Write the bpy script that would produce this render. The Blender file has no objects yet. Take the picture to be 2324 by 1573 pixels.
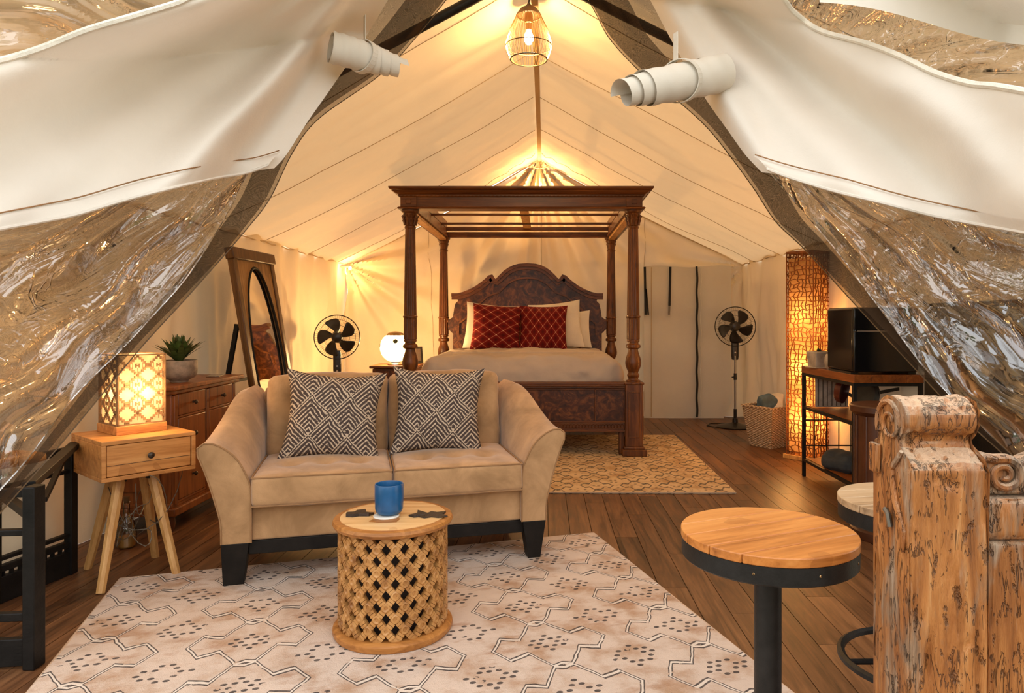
import bpy, math, random
from mathutils import Vector, Matrix, noise
R = math.radians
PI = math.pi
C = bpy.context.scene.collection
SC = bpy.context.scene
random.seed(7)

# ------------------------------------------------------------------ camera, sky, exposure
FPX, CX, CY, CZ = 1580.0, 1236.0, 727.0, 1.28       # focal length in pixels, level vanishing point, eye height
cam_d = bpy.data.cameras.new('camera')
cam = bpy.data.objects.new('camera', cam_d); C.objects.link(cam)
cam_d.sensor_width = 36; cam_d.lens = 36 * FPX / 2324
cam_d.shift_x = -(CX - 1162) / 2324
cam_d.shift_y = -(786.5 - CY) / 2324
cam_d.clip_start = 0.05
cam.location = (0, 0, CZ); cam.rotation_euler = (PI / 2, 0, 0)
SC.camera = cam

wd = bpy.data.worlds.new('sky'); SC.world = wd; wd.use_nodes = True
wn = wd.node_tree; wn.nodes.clear()
wo = wn.nodes.new('ShaderNodeOutputWorld'); wb = wn.nodes.new('ShaderNodeBackground')
wc = wn.nodes.new('ShaderNodeTexCoord'); wsx = wn.nodes.new('ShaderNodeSeparateXYZ'); wr = wn.nodes.new('ShaderNodeValToRGB')
wn.links.new(wc.outputs['Generated'], wsx.inputs[0]); wn.links.new(wsx.outputs['Z'], wr.inputs[0])
wr.color_ramp.elements[0].position = 0.0; wr.color_ramp.elements[0].color = (1.0, 0.96, 0.89, 1)
wr.color_ramp.elements[1].position = 0.9; wr.color_ramp.elements[1].color = (0.93, 0.95, 0.98, 1)
wn.links.new(wr.outputs[0], wb.inputs[0]); wb.inputs[1].default_value = 2.15
wn.links.new(wb.outputs[0], wo.inputs[0])

sd = bpy.data.lights.new('sun', 'SUN'); sd.energy = 2.4; sd.angle = R(20); sd.color = (1.0, 0.93, 0.82)
sun = bpy.data.objects.new('sun', sd); C.objects.link(sun); sun.rotation_euler = (R(-34), R(14), 0)

SC.view_settings.view_transform = 'Standard'; SC.view_settings.look = 'None'
SC.view_settings.gamma = 1; SC.view_settings.use_curve_mapping = False
SC.view_settings.exposure = 0.25
cy = SC.cycles
cy.use_denoising = True; cy.max_bounces = 8; cy.diffuse_bounces = 4; cy.glossy_bounces = 3; cy.transmission_bounces = 6
cy.transparent_max_bounces = 24; cy.caustics_reflective = False; cy.caustics_refractive = False
cy.sample_clamp_indirect = 4.0

def W(px, py, Y):
    return Vector(((px - CX) / FPX * Y, Y, CZ - (py - CY) / FPX * Y))

# ------------------------------------------------------------------ node helpers
class E:
    """A scalar in a node tree, with arithmetic."""
    def __init__(s, nt, v): s.nt = nt; s.v = v
    def _m(s, op, *a):
        n = s.nt.nodes.new('ShaderNodeMath'); n.operation = op
        for i, x in enumerate((s,) + a):
            x = x.v if isinstance(x, E) else x
            if isinstance(x, (int, float)): n.inputs[i].default_value = x
            else: s.nt.links.new(x, n.inputs[i])
        return E(s.nt, n.outputs[0])
    def __add__(s, o): return s._m('ADD', o)
    def __sub__(s, o): return s._m('SUBTRACT', o)
    def __mul__(s, o): return s._m('MULTIPLY', o)
    def __truediv__(s, o): return s._m('DIVIDE', o)
    __radd__ = __add__; __rmul__ = __mul__
    def __rsub__(s, o): return (s * -1) + o
    def abs(s): return s._m('ABSOLUTE')
    def sin(s): return s._m('SINE')
    def floor(s): return s._m('FLOOR')
    def frac(s): return s._m('FRACT')
    def sqrt(s): return s._m('SQRT')
    def lt(s, o): return s._m('LESS_THAN', o)
    def gt(s, o): return s._m('GREATER_THAN', o)
    def mx(s, o): return s._m('MAXIMUM', o)
    def mn(s, o): return s._m('MINIMUM', o)
    def pow(s, o): return s._m('POWER', o)
    def clamp(s): return s.mx(0.0).mn(1.0)

def col4(c): return (c[0], c[1], c[2], 1.0)
def srgb(r, g, b):
    f = lambda u: (u / 255 / 12.92) if u <= 10 else ((u / 255 + 0.055) / 1.055) ** 2.4
    return (f(r), f(g), f(b))

class Mat:
    def __init__(s, name):
        s.m = bpy.data.materials.new(name); s.m.use_nodes = True
        s.nt = s.m.node_tree; s.nt.nodes.clear()
        s.out = s.nt.nodes.new('ShaderNodeOutputMaterial')
        s.tc = s.nt.nodes.new('ShaderNodeTexCoord')
    def n(s, t, **k):
        x = s.nt.nodes.new(t)
        for a, b in k.items(): setattr(x, a, b)
        return x
    def ln(s, a, b):
        if isinstance(a, E): a = a.v
        s.nt.links.new(a, b)
    def coord(s, scale=(1, 1, 1), rot=(0, 0, 0), use='Object'):
        mp = s.n('ShaderNodeMapping'); mp.inputs['Scale'].default_value = scale; mp.inputs['Rotation'].default_value = rot
        s.ln(s.tc.outputs[use], mp.inputs[0]); return mp.outputs[0]
    def xyz(s, c):
        q = s.n('ShaderNodeSeparateXYZ'); s.ln(c, q.inputs[0]); return [E(s.nt, q.outputs[i]) for i in range(3)]
    def noise(s, c, scale=5, detail=4, rough=0.55, dist=0.0):
        x = s.n('ShaderNodeTexNoise'); s.ln(c, x.inputs['Vector']); x.inputs['Scale'].default_value = scale
        x.inputs['Detail'].default_value = detail; x.inputs['Roughness'].default_value = rough; x.inputs['Distortion'].default_value = dist
        return E(s.nt, x.outputs['Fac'])
    def ramp(s, e, stops):
        r = s.n('ShaderNodeValToRGB'); s.ln(e, r.inputs[0]); el = r.color_ramp.elements
        while len(el) < len(stops): el.new(0.5)
        for i, (p, c) in enumerate(stops): el[i].position = p; el[i].color = col4(c)
        return r.outputs[0]
    def mix(s, f, a, b):
        x = s.n('ShaderNodeMix', data_type='RGBA')
        for k, v in ((0, f), (6, a), (7, b)):
            if isinstance(v, E): v = v.v
            if isinstance(v, (int, float)): x.inputs[k].default_value = v
            elif isinstance(v, tuple): x.inputs[k].default_value = col4(v)
            else: s.ln(v, x.inputs[k])
        return x.outputs[2]
    def bump(s, e, dist=0.005, strength=1.0):
        b = s.n('ShaderNodeBump'); b.inputs['Strength'].default_value = strength; b.inputs['Distance'].default_value = dist
        s.ln(e, b.inputs['Height']); return b.outputs[0]
    def P(s, color, rough=0.5, metal=0.0, normal=None, spec=0.5, **k):
        b = s.n('ShaderNodeBsdfPrincipled')
        if isinstance(color, tuple): b.inputs['Base Color'].default_value = col4(color)
        else: s.ln(color, b.inputs['Base Color'])
        if isinstance(rough, (int, float)): b.inputs['Roughness'].default_value = rough
        else: s.ln(rough, b.inputs['Roughness'])
        b.inputs['Metallic'].default_value = metal; b.inputs['Specular IOR Level'].default_value = spec
        if normal is not None: s.ln(normal, b.inputs['Normal'])
        for a, v in k.items():
            a = a.replace('_', ' ')
            if isinstance(v, (int, float)): b.inputs[a].default_value = v
            elif isinstance(v, tuple): b.inputs[a].default_value = col4(v)
        return b.outputs[0]
    def done(s, sh): s.ln(sh, s.out.inputs[0]); return s.m

M = {}
def simple(name, c, rough=0.5, metal=0.0, var=0.15, sc=8, bump=0.0, spec=0.5):
    m = Mat(name); nz = m.noise(m.coord(), sc, 5)
    dk = tuple(x * (1 - var) for x in c); lt = tuple(min(1, x * (1 + var)) for x in c)
    cc = m.ramp(nz, [(0.3, dk), (0.7, lt)])
    nm = m.bump(m.noise(m.coord(), sc * 6, 3), bump) if bump else None
    M[name] = m.done(m.P(cc, rough, metal, nm, spec)); return M[name]

def wood(name, c1, c2, c3, axis='x', sc=1.0, rough=0.45, bump=0.002, knots=True, spec=0.4):
    m = Mat(name)
    st = {'x': (0.7, 9, 9), 'y': (9, 0.7, 9), 'z': (9, 9, 0.7)}[axis]
    co = m.coord(tuple(a * sc for a in st)); co2 = m.coord(tuple(a * sc * 3.2 for a in st))
    a = m.noise(co, 1.6, 6, 0.6, 1.6); b = m.noise(co2, 3.0, 5, 0.7, 0.4)
    v = (a * 0.72 + b * 0.28)
    cc = m.ramp(v, [(0.30, c1), (0.50, c2), (0.68, c3)])
    if knots:
        k = m.noise(m.coord((2.5 * sc,) * 3), 1.3, 3)
        cc = m.mix((k.lt(0.36)) * 0.35, cc, c1)
    M[name] = m.done(m.P(cc, rough, 0, m.bump(v, bump), spec)); return M[name]

def emit(name, c, s):
    m = Mat(name); e = m.n('ShaderNodeEmission'); e.inputs[0].default_value = col4(c); e.inputs[1].default_value = s
    M[name] = m.done(e.outputs[0]); return M[name]

# ------------------------------------------------------------------ materials
simple('black_metal', (0.011, 0.010, 0.009), 0.45, 0.0, 0.4, 30, 0.0006, 0.3)
simple('black_wood', (0.008, 0.0062, 0.005), 0.55, 0, 0.5, 12, 0.001, 0.22)
simple('black_plastic', (0.014, 0.010, 0.007), 0.35, 0, 0.2)
simple('steel', (0.45, 0.42, 0.38), 0.3, 0.9, 0.1)
simple('brass', (0.35, 0.22, 0.10), 0.35, 0.9, 0.2)
simple('dark_knob', (0.05, 0.035, 0.025), 0.35, 0.6, 0.3)
simple('wire_brown', (0.10, 0.055, 0.02), 0.5, 0, 0.3)
simple('blue_glaze', (0.006, 0.085, 0.23), 0.28, 0, 0.25, 14, 0.0004, 0.6)
simple('pot_grey', (0.20, 0.155, 0.125), 0.55, 0, 0.35, 25, 0.002)
simple('pot_stone', (0.42, 0.35, 0.28), 0.6, 0, 0.35, 12, 0.002)
simple('leaf_green', (0.045, 0.075, 0.018), 0.45, 0, 0.5, 9)
simple('leaf_dark', (0.025, 0.04, 0.012), 0.45, 0, 0.5, 9)
simple('soil', (0.02, 0.014, 0.01), 0.9)
simple('paper_white', (0.7, 0.68, 0.62), 0.8)
simple('cloth_blue', (0.07, 0.12, 0.17), 0.9, 0, 0.5, 9, 0.003)
simple('cloth_white', (0.62, 0.56, 0.46), 0.9, 0, 0.2, 9, 0.003)
simple('cloth_dark', (0.04, 0.045, 0.05), 0.9, 0, 0.3, 9, 0.003)
simple('linen_white', (0.74, 0.66, 0.54), 0.9, 0, 0.06, 6, 0.002, 0.2)
simple('duvet', (0.46, 0.375, 0.31), 0.92, 0, 0.07, 4, 0.003, 0.2)
simple('pan_red', (0.11, 0.02, 0.012), 0.3, 0.1, 0.2)
simple('dark_red_wood', (0.075, 0.022, 0.008), 0.4, 0, 0.4, 6)
simple('bark_dark', (0.03, 0.016, 0.01), 0.5, 0, 0.5, 40, 0.003)
simple('terracotta_rough', (0.27, 0.145, 0.06), 0.7, 0, 0.4, 20, 0.003)
simple('strap_black', (0.012, 0.012, 0.012), 0.8, 0, 0.3)
simple('cord_white', (0.78, 0.74, 0.64), 0.75, 0, 0.08, 30, 0.002)
simple('grey_metal', (0.16, 0.14, 0.11), 0.4, 0.5, 0.2)
simple('shrub_green', (0.03, 0.07, 0.015), 0.8, 0, 0.6, 2, 0.02)
simple('ground_green', (0.06, 0.09, 0.03), 0.95, 0, 0.5, 1.5)
wood('walnut', srgb(44, 21, 8), srgb(92, 50, 19), srgb(134, 80, 34), 'x', 0.8, 0.38, 0.001)
wood('walnut_z', srgb(44, 21, 8), srgb(92, 50, 19), srgb(136, 82, 36), 'z', 0.8, 0.38, 0.001)
wood('dresser_wood', srgb(66, 30, 10), srgb(116, 62, 24), srgb(148, 86, 38), 'z', 0.8, 0.36, 0.0008)
wood('acacia', srgb(136, 80, 34), srgb(198, 136, 74), srgb(218, 164, 102), 'x', 0.8, 0.45, 0.001)
wood('acacia_z', srgb(150, 100, 50), srgb(196, 146, 86), srgb(214, 168, 108), 'z', 0.9, 0.5, 0.002)
wood('drum_top', srgb(178, 126, 72), srgb(216, 172, 116), srgb(228, 190, 138), 'x', 0.7, 0.42, 0.001)
wood('drum_rim', srgb(118, 70, 28), srgb(166, 108, 52), srgb(196, 136, 72), 'x', 1.2, 0.4, 0.001)
wood('stool_wood', srgb(130, 70, 24), srgb(186, 116, 54), srgb(208, 142, 76), 'x', 1.0, 0.33, 0.0012)
wood('stool_grey', srgb(120, 92, 64), srgb(176, 144, 108), srgb(200, 172, 136), 'x', 1.0, 0.4, 0.0012)
wood('console_wood', srgb(80, 36, 10), srgb(134, 72, 26), srgb(168, 98, 44), 'y', 0.8, 0.35, 0.001)
wood('mirror_wood', srgb(42, 24, 9), srgb(84, 54, 22), srgb(116, 80, 38), 'z', 0.9, 0.4, 0.001)
wood('mirror_mat', srgb(92, 62, 30), srgb(140, 102, 58), srgb(164, 126, 78), 'z', 0.8, 0.55, 0.001)

# carved lattice wood
m = Mat('carved_wood'); c = m.coord()
v = m.noise(c, 14, 5); cc = m.ramp(v, [(0.3, srgb(128, 80, 36)), (0.5, srgb(180, 128, 70)), (0.75, srgb(200, 152, 94))])
M['carved_wood'] = m.done(m.P(cc, 0.45, 0, m.bump(m.noise(c, 60, 4), 0.001)))

# weathered post
m = Mat('post_wood'); c = m.coord((14, 14, 1.6)); c2 = m.coord((40, 40, 3)); c3 = m.coord((9, 9, 2.2))
a = m.noise(c, 1.2, 7, 0.65, 1.8); b = m.noise(c2, 1.6, 5, 0.7, 0.5); w = m.noise(c3, 1.3, 5, 0.6, 0.6)
cr = (m.noise(m.coord((30, 30, 4.5)), 1.3, 4, 0.6, 1.2) - 0.5).abs(); pit = m.noise(m.coord((55, 55, 22)), 1.0, 4, 0.6)
cc = m.ramp(a * 0.7 + b * 0.3, [(0.34, srgb(96, 54, 22)), (0.44, srgb(148, 90, 42)), (0.56, srgb(176, 115, 60)), (0.72, srgb(208, 160, 106))])
grey = m.ramp(b, [(0.3, srgb(70, 58, 46)), (0.55, srgb(150, 128, 104)), (0.75, srgb(214, 198, 176))])
cc = m.mix(((w - 0.52) * 9).clamp() * 0.8, cc, grey)
crk = (1 - cr * 45).clamp() * (m.noise(m.coord(), 11, 2).gt(0.47)); pk = ((pit - 0.60) * 14).clamp()
cc = m.mix((crk * 0.42 + pk * 0.45).clamp(), cc, srgb(44, 28, 16))
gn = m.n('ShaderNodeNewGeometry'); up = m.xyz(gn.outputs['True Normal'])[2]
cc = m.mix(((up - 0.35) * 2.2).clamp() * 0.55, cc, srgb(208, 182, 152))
M['post_wood'] = m.done(m.P(cc, 0.48, 0, m.bump(a * 0.5 + b * 0.5 - crk * 0.5 - pk * 0.6, 0.014, 1.0), 0.45))

# floor boards: each board takes its own tone
m = Mat('floor_board'); c = m.coord((9, 0.8, 9), use='Object'); oi = m.n('ShaderNodeObjectInfo')
at = m.n('ShaderNodeAttribute', attribute_name='tone'); at.attribute_type = 'GEOMETRY'
gm = m.n('ShaderNodeNewGeometry'); mp = m.n('ShaderNodeMapping'); mp.inputs['Scale'].default_value = (11, 1.0, 1)
m.ln(gm.outputs['Position'], mp.inputs[0]); c = mp.outputs[0]
va = m.n('ShaderNodeVectorMath', operation='ADD'); m.ln(c, va.inputs[0]); m.ln(oi.outputs['Random'], va.inputs[1])
a = m.noise(va.outputs[0], 1.5, 6, 0.62, 1.2); b = m.noise(c, 7, 4, 0.7)
rnd = E(m.nt, oi.outputs['Random'])
v = a * 0.7 + b * 0.2 + rnd * 0.14
cc = m.ramp(v, [(0.36, srgb(50, 30, 16)), (0.52, srgb(96, 62, 37)), (0.70, srgb(134, 92, 58))])
M['floor_board'] = m.done(m.P(cc, (a * 0.2 + 0.30), 0, m.bump(a, 0.0015), 0.5))

# suede
m = Mat('suede'); c = m.coord()
v = m.noise(c, 5.5, 4, 0.6, 0.5); f = m.noise(c, 220, 2)
cc = m.ramp(v, [(0.36, srgb(152, 117, 80)), (0.52, srgb(172, 134, 94)), (0.68, srgb(188, 148, 106))])
M['suede'] = m.done(m.P(cc, 0.9, 0, m.bump(f + m.noise(c, 9, 3) * 3, 0.0012), 0.2, Sheen_Weight=0.3))
simple('piping', srgb(150, 112, 74), 0.8)

def canvas(name, c, trans=0.35, transcol=None, sc=3.0):
    m = Mat(name); co = m.coord(use='Object')
    v = m.noise(co, sc, 5, 0.6); f = m.noise(co, 180, 2)
    dk = tuple(x * 0.93 for x in c); cc = m.ramp(v, [(0.3, dk), (0.7, c)])
    nm = m.bump(f * 0.5 + m.noise(co, 14, 4) * 2, 0.002, 0.6)
    d = m.n('ShaderNodeBsdfDiffuse'); t = m.n('ShaderNodeBsdfTranslucent'); mx = m.n('ShaderNodeMixShader')
    m.ln(cc, d.inputs[0]); m.ln(nm, d.inputs['Normal'])
    t.inputs[0].default_value = col4(transcol or c)
    mx.inputs[0].default_value = trans
    m.ln(d.outputs[0], mx.inputs[1]); m.ln(t.outputs[0], mx.inputs[2])
    M[name] = m.done(mx.outputs[0]); return M[name]
canvas('canvas_roof', (0.83, 0.66, 0.43), 0.18, (0.82, 0.56, 0.30))
canvas('canvas_wall', (0.82, 0.66, 0.45), 0.06, (0.75, 0.60, 0.42))
canvas('canvas_flap', (0.88, 0.83, 0.75), 0.16, (0.82, 0.72, 0.58))
canvas('canvas_roll', (0.74, 0.69, 0.60), 0.05)
canvas('canvas_seam', (0.56, 0.42, 0.27), 0.05)

# clear vinyl: long drawn creases running down each sheet, plus sparse crumples
def vinyl(name, dx, dz, bd=0.024):
    m = Mat(name); co = m.coord(use='Object'); x, y, z = m.xyz(co); L = math.hypot(dx, dz); dx /= L; dz /= L
    al = x * dx + z * dz; ac = x * (-dz) + z * dx
    def vec(a, b):
        c = m.n('ShaderNodeCombineXYZ'); m.ln(a, c.inputs[0]); m.ln(b, c.inputs[2]); return c.outputs[0]
    r1 = (1 - (m.noise(vec(ac * 5.0, al * 0.55), 1.0, 1, 0.5, 0.4) - 0.5).abs() * 11).clamp() * 0.55
    patch = ((m.noise(vec(ac * 1.6 + 3, al * 1.6), 1.0, 2) - 0.47) * 6).clamp()
    r2 = (1 - (m.noise(vec(ac * 11, al * 3.0), 1.0, 2, 0.5, 1.0) - 0.5).abs() * 10).clamp() * 0.16 * (patch * 0.8 + 0.2)
    r3 = (1 - (m.noise(co, 8, 2, 0.5, 1.2) - 0.5).abs() * 14).clamp() * 0.14 * patch 
    nm = m.bump(r1 + r2 + r3, bd, 1.0)
    tr = m.n('ShaderNodeBsdfTransparent'); tr.inputs[0].default_value = (0.95, 0.94, 0.93, 1)
    gl = m.n('ShaderNodeBsdfGlossy'); gl.inputs['Roughness'].default_value = 0.08; gl.inputs[0].default_value = (1, 1, 1, 1); m.ln(nm, gl.inputs['Normal'])
    fr = m.n('ShaderNodeFresnel'); fr.inputs[0].default_value = 1.55; m.ln(nm, fr.inputs['Normal'])
    fac = (E(m.nt, fr.outputs[0]) * 4.0).clamp()
    mx = m.n('ShaderNodeMixShader'); m.ln(fac, mx.inputs[0]); m.ln(tr.outputs[0], mx.inputs[1]); m.ln(gl.outputs[0], mx.inputs[2])
    M[name] = m.done(mx.outputs[0])
vinyl('vinyl_left', -1, -0.95, 0.015); vinyl('vinyl_right', 1, -1.15)

# insect mesh
m = Mat('insect_mesh'); co = m.coord(use='Object')
wv = m.noise(co, 7, 2, 0.5, 0.8); band = ((wv * 46).frac() - 0.5).abs()
tr = m.n('ShaderNodeBsdfTransparent'); df = m.n('ShaderNodeBsdfDiffuse'); df.inputs[0].default_value = (0.055, 0.032, 0.018, 1)
mx = m.n('ShaderNodeMixShader'); m.ln((band * 0.36 + 0.47), mx.inputs[0]); m.ln(tr.outputs[0], mx.inputs[1]); m.ln(df.outputs[0], mx.inputs[2])
M['insect_mesh'] = m.done(mx.outputs[0])
m2 = M['insect_mesh'].copy(); M['insect_mesh_double'] = m2
for n_ in m2.node_tree.nodes:
    if n_.type == 'MATH' and n_.operation == 'ADD' and abs(n_.inputs[1].default_value - 0.47) < 1e-4: n_.inputs[1].default_value = 0.62

# glass
m = Mat('glass')
tr = m.n('ShaderNodeBsdfTransparent'); gl = m.n('ShaderNodeBsdfGlossy'); gl.inputs['Roughness'].default_value = 0.03
lw = m.n('ShaderNodeFresnel'); mx = m.n('ShaderNodeMixShader'); m.ln((E(m.nt, lw.outputs[0]) * 1.3 + 0.04), mx.inputs[0])
tr.inputs[0].default_value = (0.96, 0.93, 0.88, 1)
m.ln(tr.outputs[0], mx.inputs[1]); m.ln(gl.outputs[0], mx.inputs[2]); M['glass'] = m.done(mx.outputs[0])
m = Mat('mirror_glass'); M['mirror_glass'] = m.done(m.P((0.85, 0.83, 0.78), 0.02, 1.0))

# glowing paper liners, lit from inside by the lamp
def liner(name, c, s, scale):
    m = Mat(name); co = m.coord(use='Object'); x, y, z = m.xyz(co)
    v = m.noise(co, scale, 3)
    e = m.n('ShaderNodeEmission'); e.inputs[0].default_value = col4(c); m.ln((v * 1.2 + 0.4) * s, e.inputs[1])
    M[name] = m.done(e.outputs[0])
def paper(name, c, sc):
    m = Mat(name); v = m.noise(m.coord(use='Object'), sc, 4); t = m.n('ShaderNodeBsdfTranslucent'); d = m.n('ShaderNodeBsdfDiffuse'); x = m.n('ShaderNodeMixShader')
    cc = m.ramp(v, [(0.3, tuple(q * 0.7 for q in c)), (0.7, c)]); m.ln(cc, t.inputs[0]); m.ln(cc, d.inputs[0]); x.inputs[0].default_value = 0.7
    m.ln(d.outputs[0], x.inputs[1]); m.ln(t.outputs[0], x.inputs[2]); M[name] = m.done(x.outputs[0])
paper('liner_warm', (0.95, 0.82, 0.60), 14); paper('liner_tall', (0.95, 0.66, 0.32), 9)
m = Mat('frosted'); t = m.n('ShaderNodeBsdfTranslucent'); t.inputs[0].default_value = (1, 0.86, 0.62, 1); tr = m.n('ShaderNodeBsdfTransparent'); x = m.n('ShaderNodeMixShader'); x.inputs[0].default_value = 0.14
m.ln(tr.outputs[0], x.inputs[1]); m.ln(t.outputs[0], x.inputs[2]); M['frosted'] = m.done(x.outputs[0])
emit('bulb_glow', (1.0, 0.80, 0.50), 30)
emit('bulb_small', (1.0, 0.82, 0.55), 14)

# red knotted cushion fabrics
def lattice_red(name, pw, ph):
    m = Mat(name); x, y, z = m.xyz(m.coord(use='Object'))
    u = x / pw; v = z / ph; p = (u + v); q = (u - v)
    lp = (p.frac() - 0.5).abs(); lq = (q.frac() - 0.5).abs()
    nz = m.noise(m.coord(), 40, 3)
    line = ((lp.gt(0.478)) + (lq.gt(0.478))).clamp() * (nz * 0.8 + 0.15)
    knot = (lp.gt(0.43) * lq.gt(0.43))
    base = m.ramp((lp.mx(lq)), [(0.0, srgb(66, 6, 7)), (0.3, srgb(102, 14, 12)), (0.5, srgb(122, 24, 15))])
    cc = m.mix((line * 0.75 + knot * 0.95).clamp(), base, srgb(214, 166, 128))
    M[name] = m.done(m.P(cc, 0.85, 0, m.bump(nz, 0.002), 0.2))
lattice_red('red_wide', 0.155, 0.105)
lattice_red('red_tall', 0.098, 0.135)

# chevron diamonds on the throw pillows
m = Mat('chevron'); x, y, z = m.xyz(m.coord(use='Object'))
nzv = m.noise(m.coord(), 12, 2)
u = x / 0.200 + nzv * 0.14; v = z / 0.215 + nzv * 0.12
p = u + v; q = v - u
fp = p.frac(); fq = q.frac(); k = fp.mx(fq)
st = ((k * 8.0 + 0.5).frac() - 0.5).abs()
edge = (fp.mn(fq)).lt(0.035)
fine = m.noise(m.coord(), 150, 2)
mask = ((st.gt(0.31) + edge).clamp()) * (fine.gt(0.42))
cc = m.mix(mask, srgb(74, 62, 58), srgb(204, 184, 160))
M['chevron'] = m.done(m.P(cc, 0.9, 0, m.bump(mask, 0.0015), 0.2))

# big rug
def rug_mat(name, bg1, bg2, ink, pu, pv, dens=1.0, faint=0.85):
    m = Mat(name); co = m.coord(use='Object'); x, y, z = m.xyz(co)
    w1 = m.noise(co, 6, 2) - 0.5; w2 = m.noise(m.coord((1, 1.3, 1)), 9, 2) - 0.5
    u = (x + w1 * 0.03) / pu; v = (y + w2 * 0.03) / pv
    a = (u.frac() - 0.5).abs() * 2; b = (v.frac() - 0.5).abs() * 2
    step = ((a * 2.0 + 0.25).frac() - 0.5).abs() * 0.80
    d = a + b + step - 0.3
    fine = m.noise(co, 60, 3); mid = m.noise(co, 22, 3)
    t = 0.024 * dens
    l1 = (d - 0.93).abs().lt(t); l2 = (d - 1.05).abs().lt(t)
    cream = (d - 0.99).abs().lt(0.040)
    dash = mid.gt(0.36)
    line = (l1 + l2).clamp() * dash
    # rows of small oval tufts
    cu = 0.036; cv = 0.030
    gx = (x / cu + (y / cv).floor() * 0.5); gy = y / cv
    ccx = (gx.floor() + 0.5 - (gy.floor()) * 0.5) * cu; ccy = (gy.floor() + 0.5) * cv
    da = ((ccx / pu).frac() - 0.5).abs() * 2; db = ((ccy / pv).frac() - 0.5).abs() * 2
    dd = da * 1.25 + db
    ring = (dd.lt(0.50)) * (dd.gt(0.22))
    dd2 = (1 - da) * 1.1 + (1 - db); ring2 = (dd2.lt(0.42)) * (dd2.gt(0.16)) 
    ex = (gx.frac() - 0.5); ey = (gy.frac() - 0.5)
    ell = (ex * ex + ey * ey * 1.3).lt(0.105)
    dots = ell * (ring + ring2).clamp() * (mid.gt(0.36))
    blot = m.noise(co, 5.5, 5, 0.6); blot2 = m.noise(m.coord((1, 2.2, 1)), 4, 5, 0.65)
    base = m.ramp(blot, [(0.35, bg2), (0.52, bg1), (0.7, tuple(min(1, q * 1.08) for q in bg1))])
    base = m.mix(((blot2 - 0.54) * 8).clamp() * 0.6, base, srgb(160, 116, 82))
    base = m.mix(cream * 0.5, base, srgb(236, 228, 216))
    cc = m.mix((line + dots).clamp() * (fine * 0.5 + 0.65).clamp() * faint, base, ink)
    M[name] = m.done(m.P(cc, 0.95, 0, m.bump(fine * 1.0 + m.noise(co, 260, 2), 0.003), 0.15))
rug_mat('rug_big', srgb(206, 186, 170), srgb(180, 148, 122), srgb(50, 46, 48), 0.56, 0.37, 1, 0.95)
rug_mat('rug_bed', srgb(206, 178, 140), srgb(184, 150, 110), srgb(60, 52, 46), 0.30, 0.27, 2.2, 1.0)

# wicker basket
m = Mat('wicker'); co = m.coord(use='Object'); x, y, z = m.xyz(co)
wv = ((z * 260).sin() * ((x + y) * 120).sin())
cc = m.ramp(wv * 0.5 + m.noise(co, 20, 2) * 0.5, [(0.1, srgb(150, 122, 94)), (0.6, srgb(216, 192, 164))])
M['wicker'] = m.done(m.P(cc, 0.8, 0, m.bump(wv, 0.004)))
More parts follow.
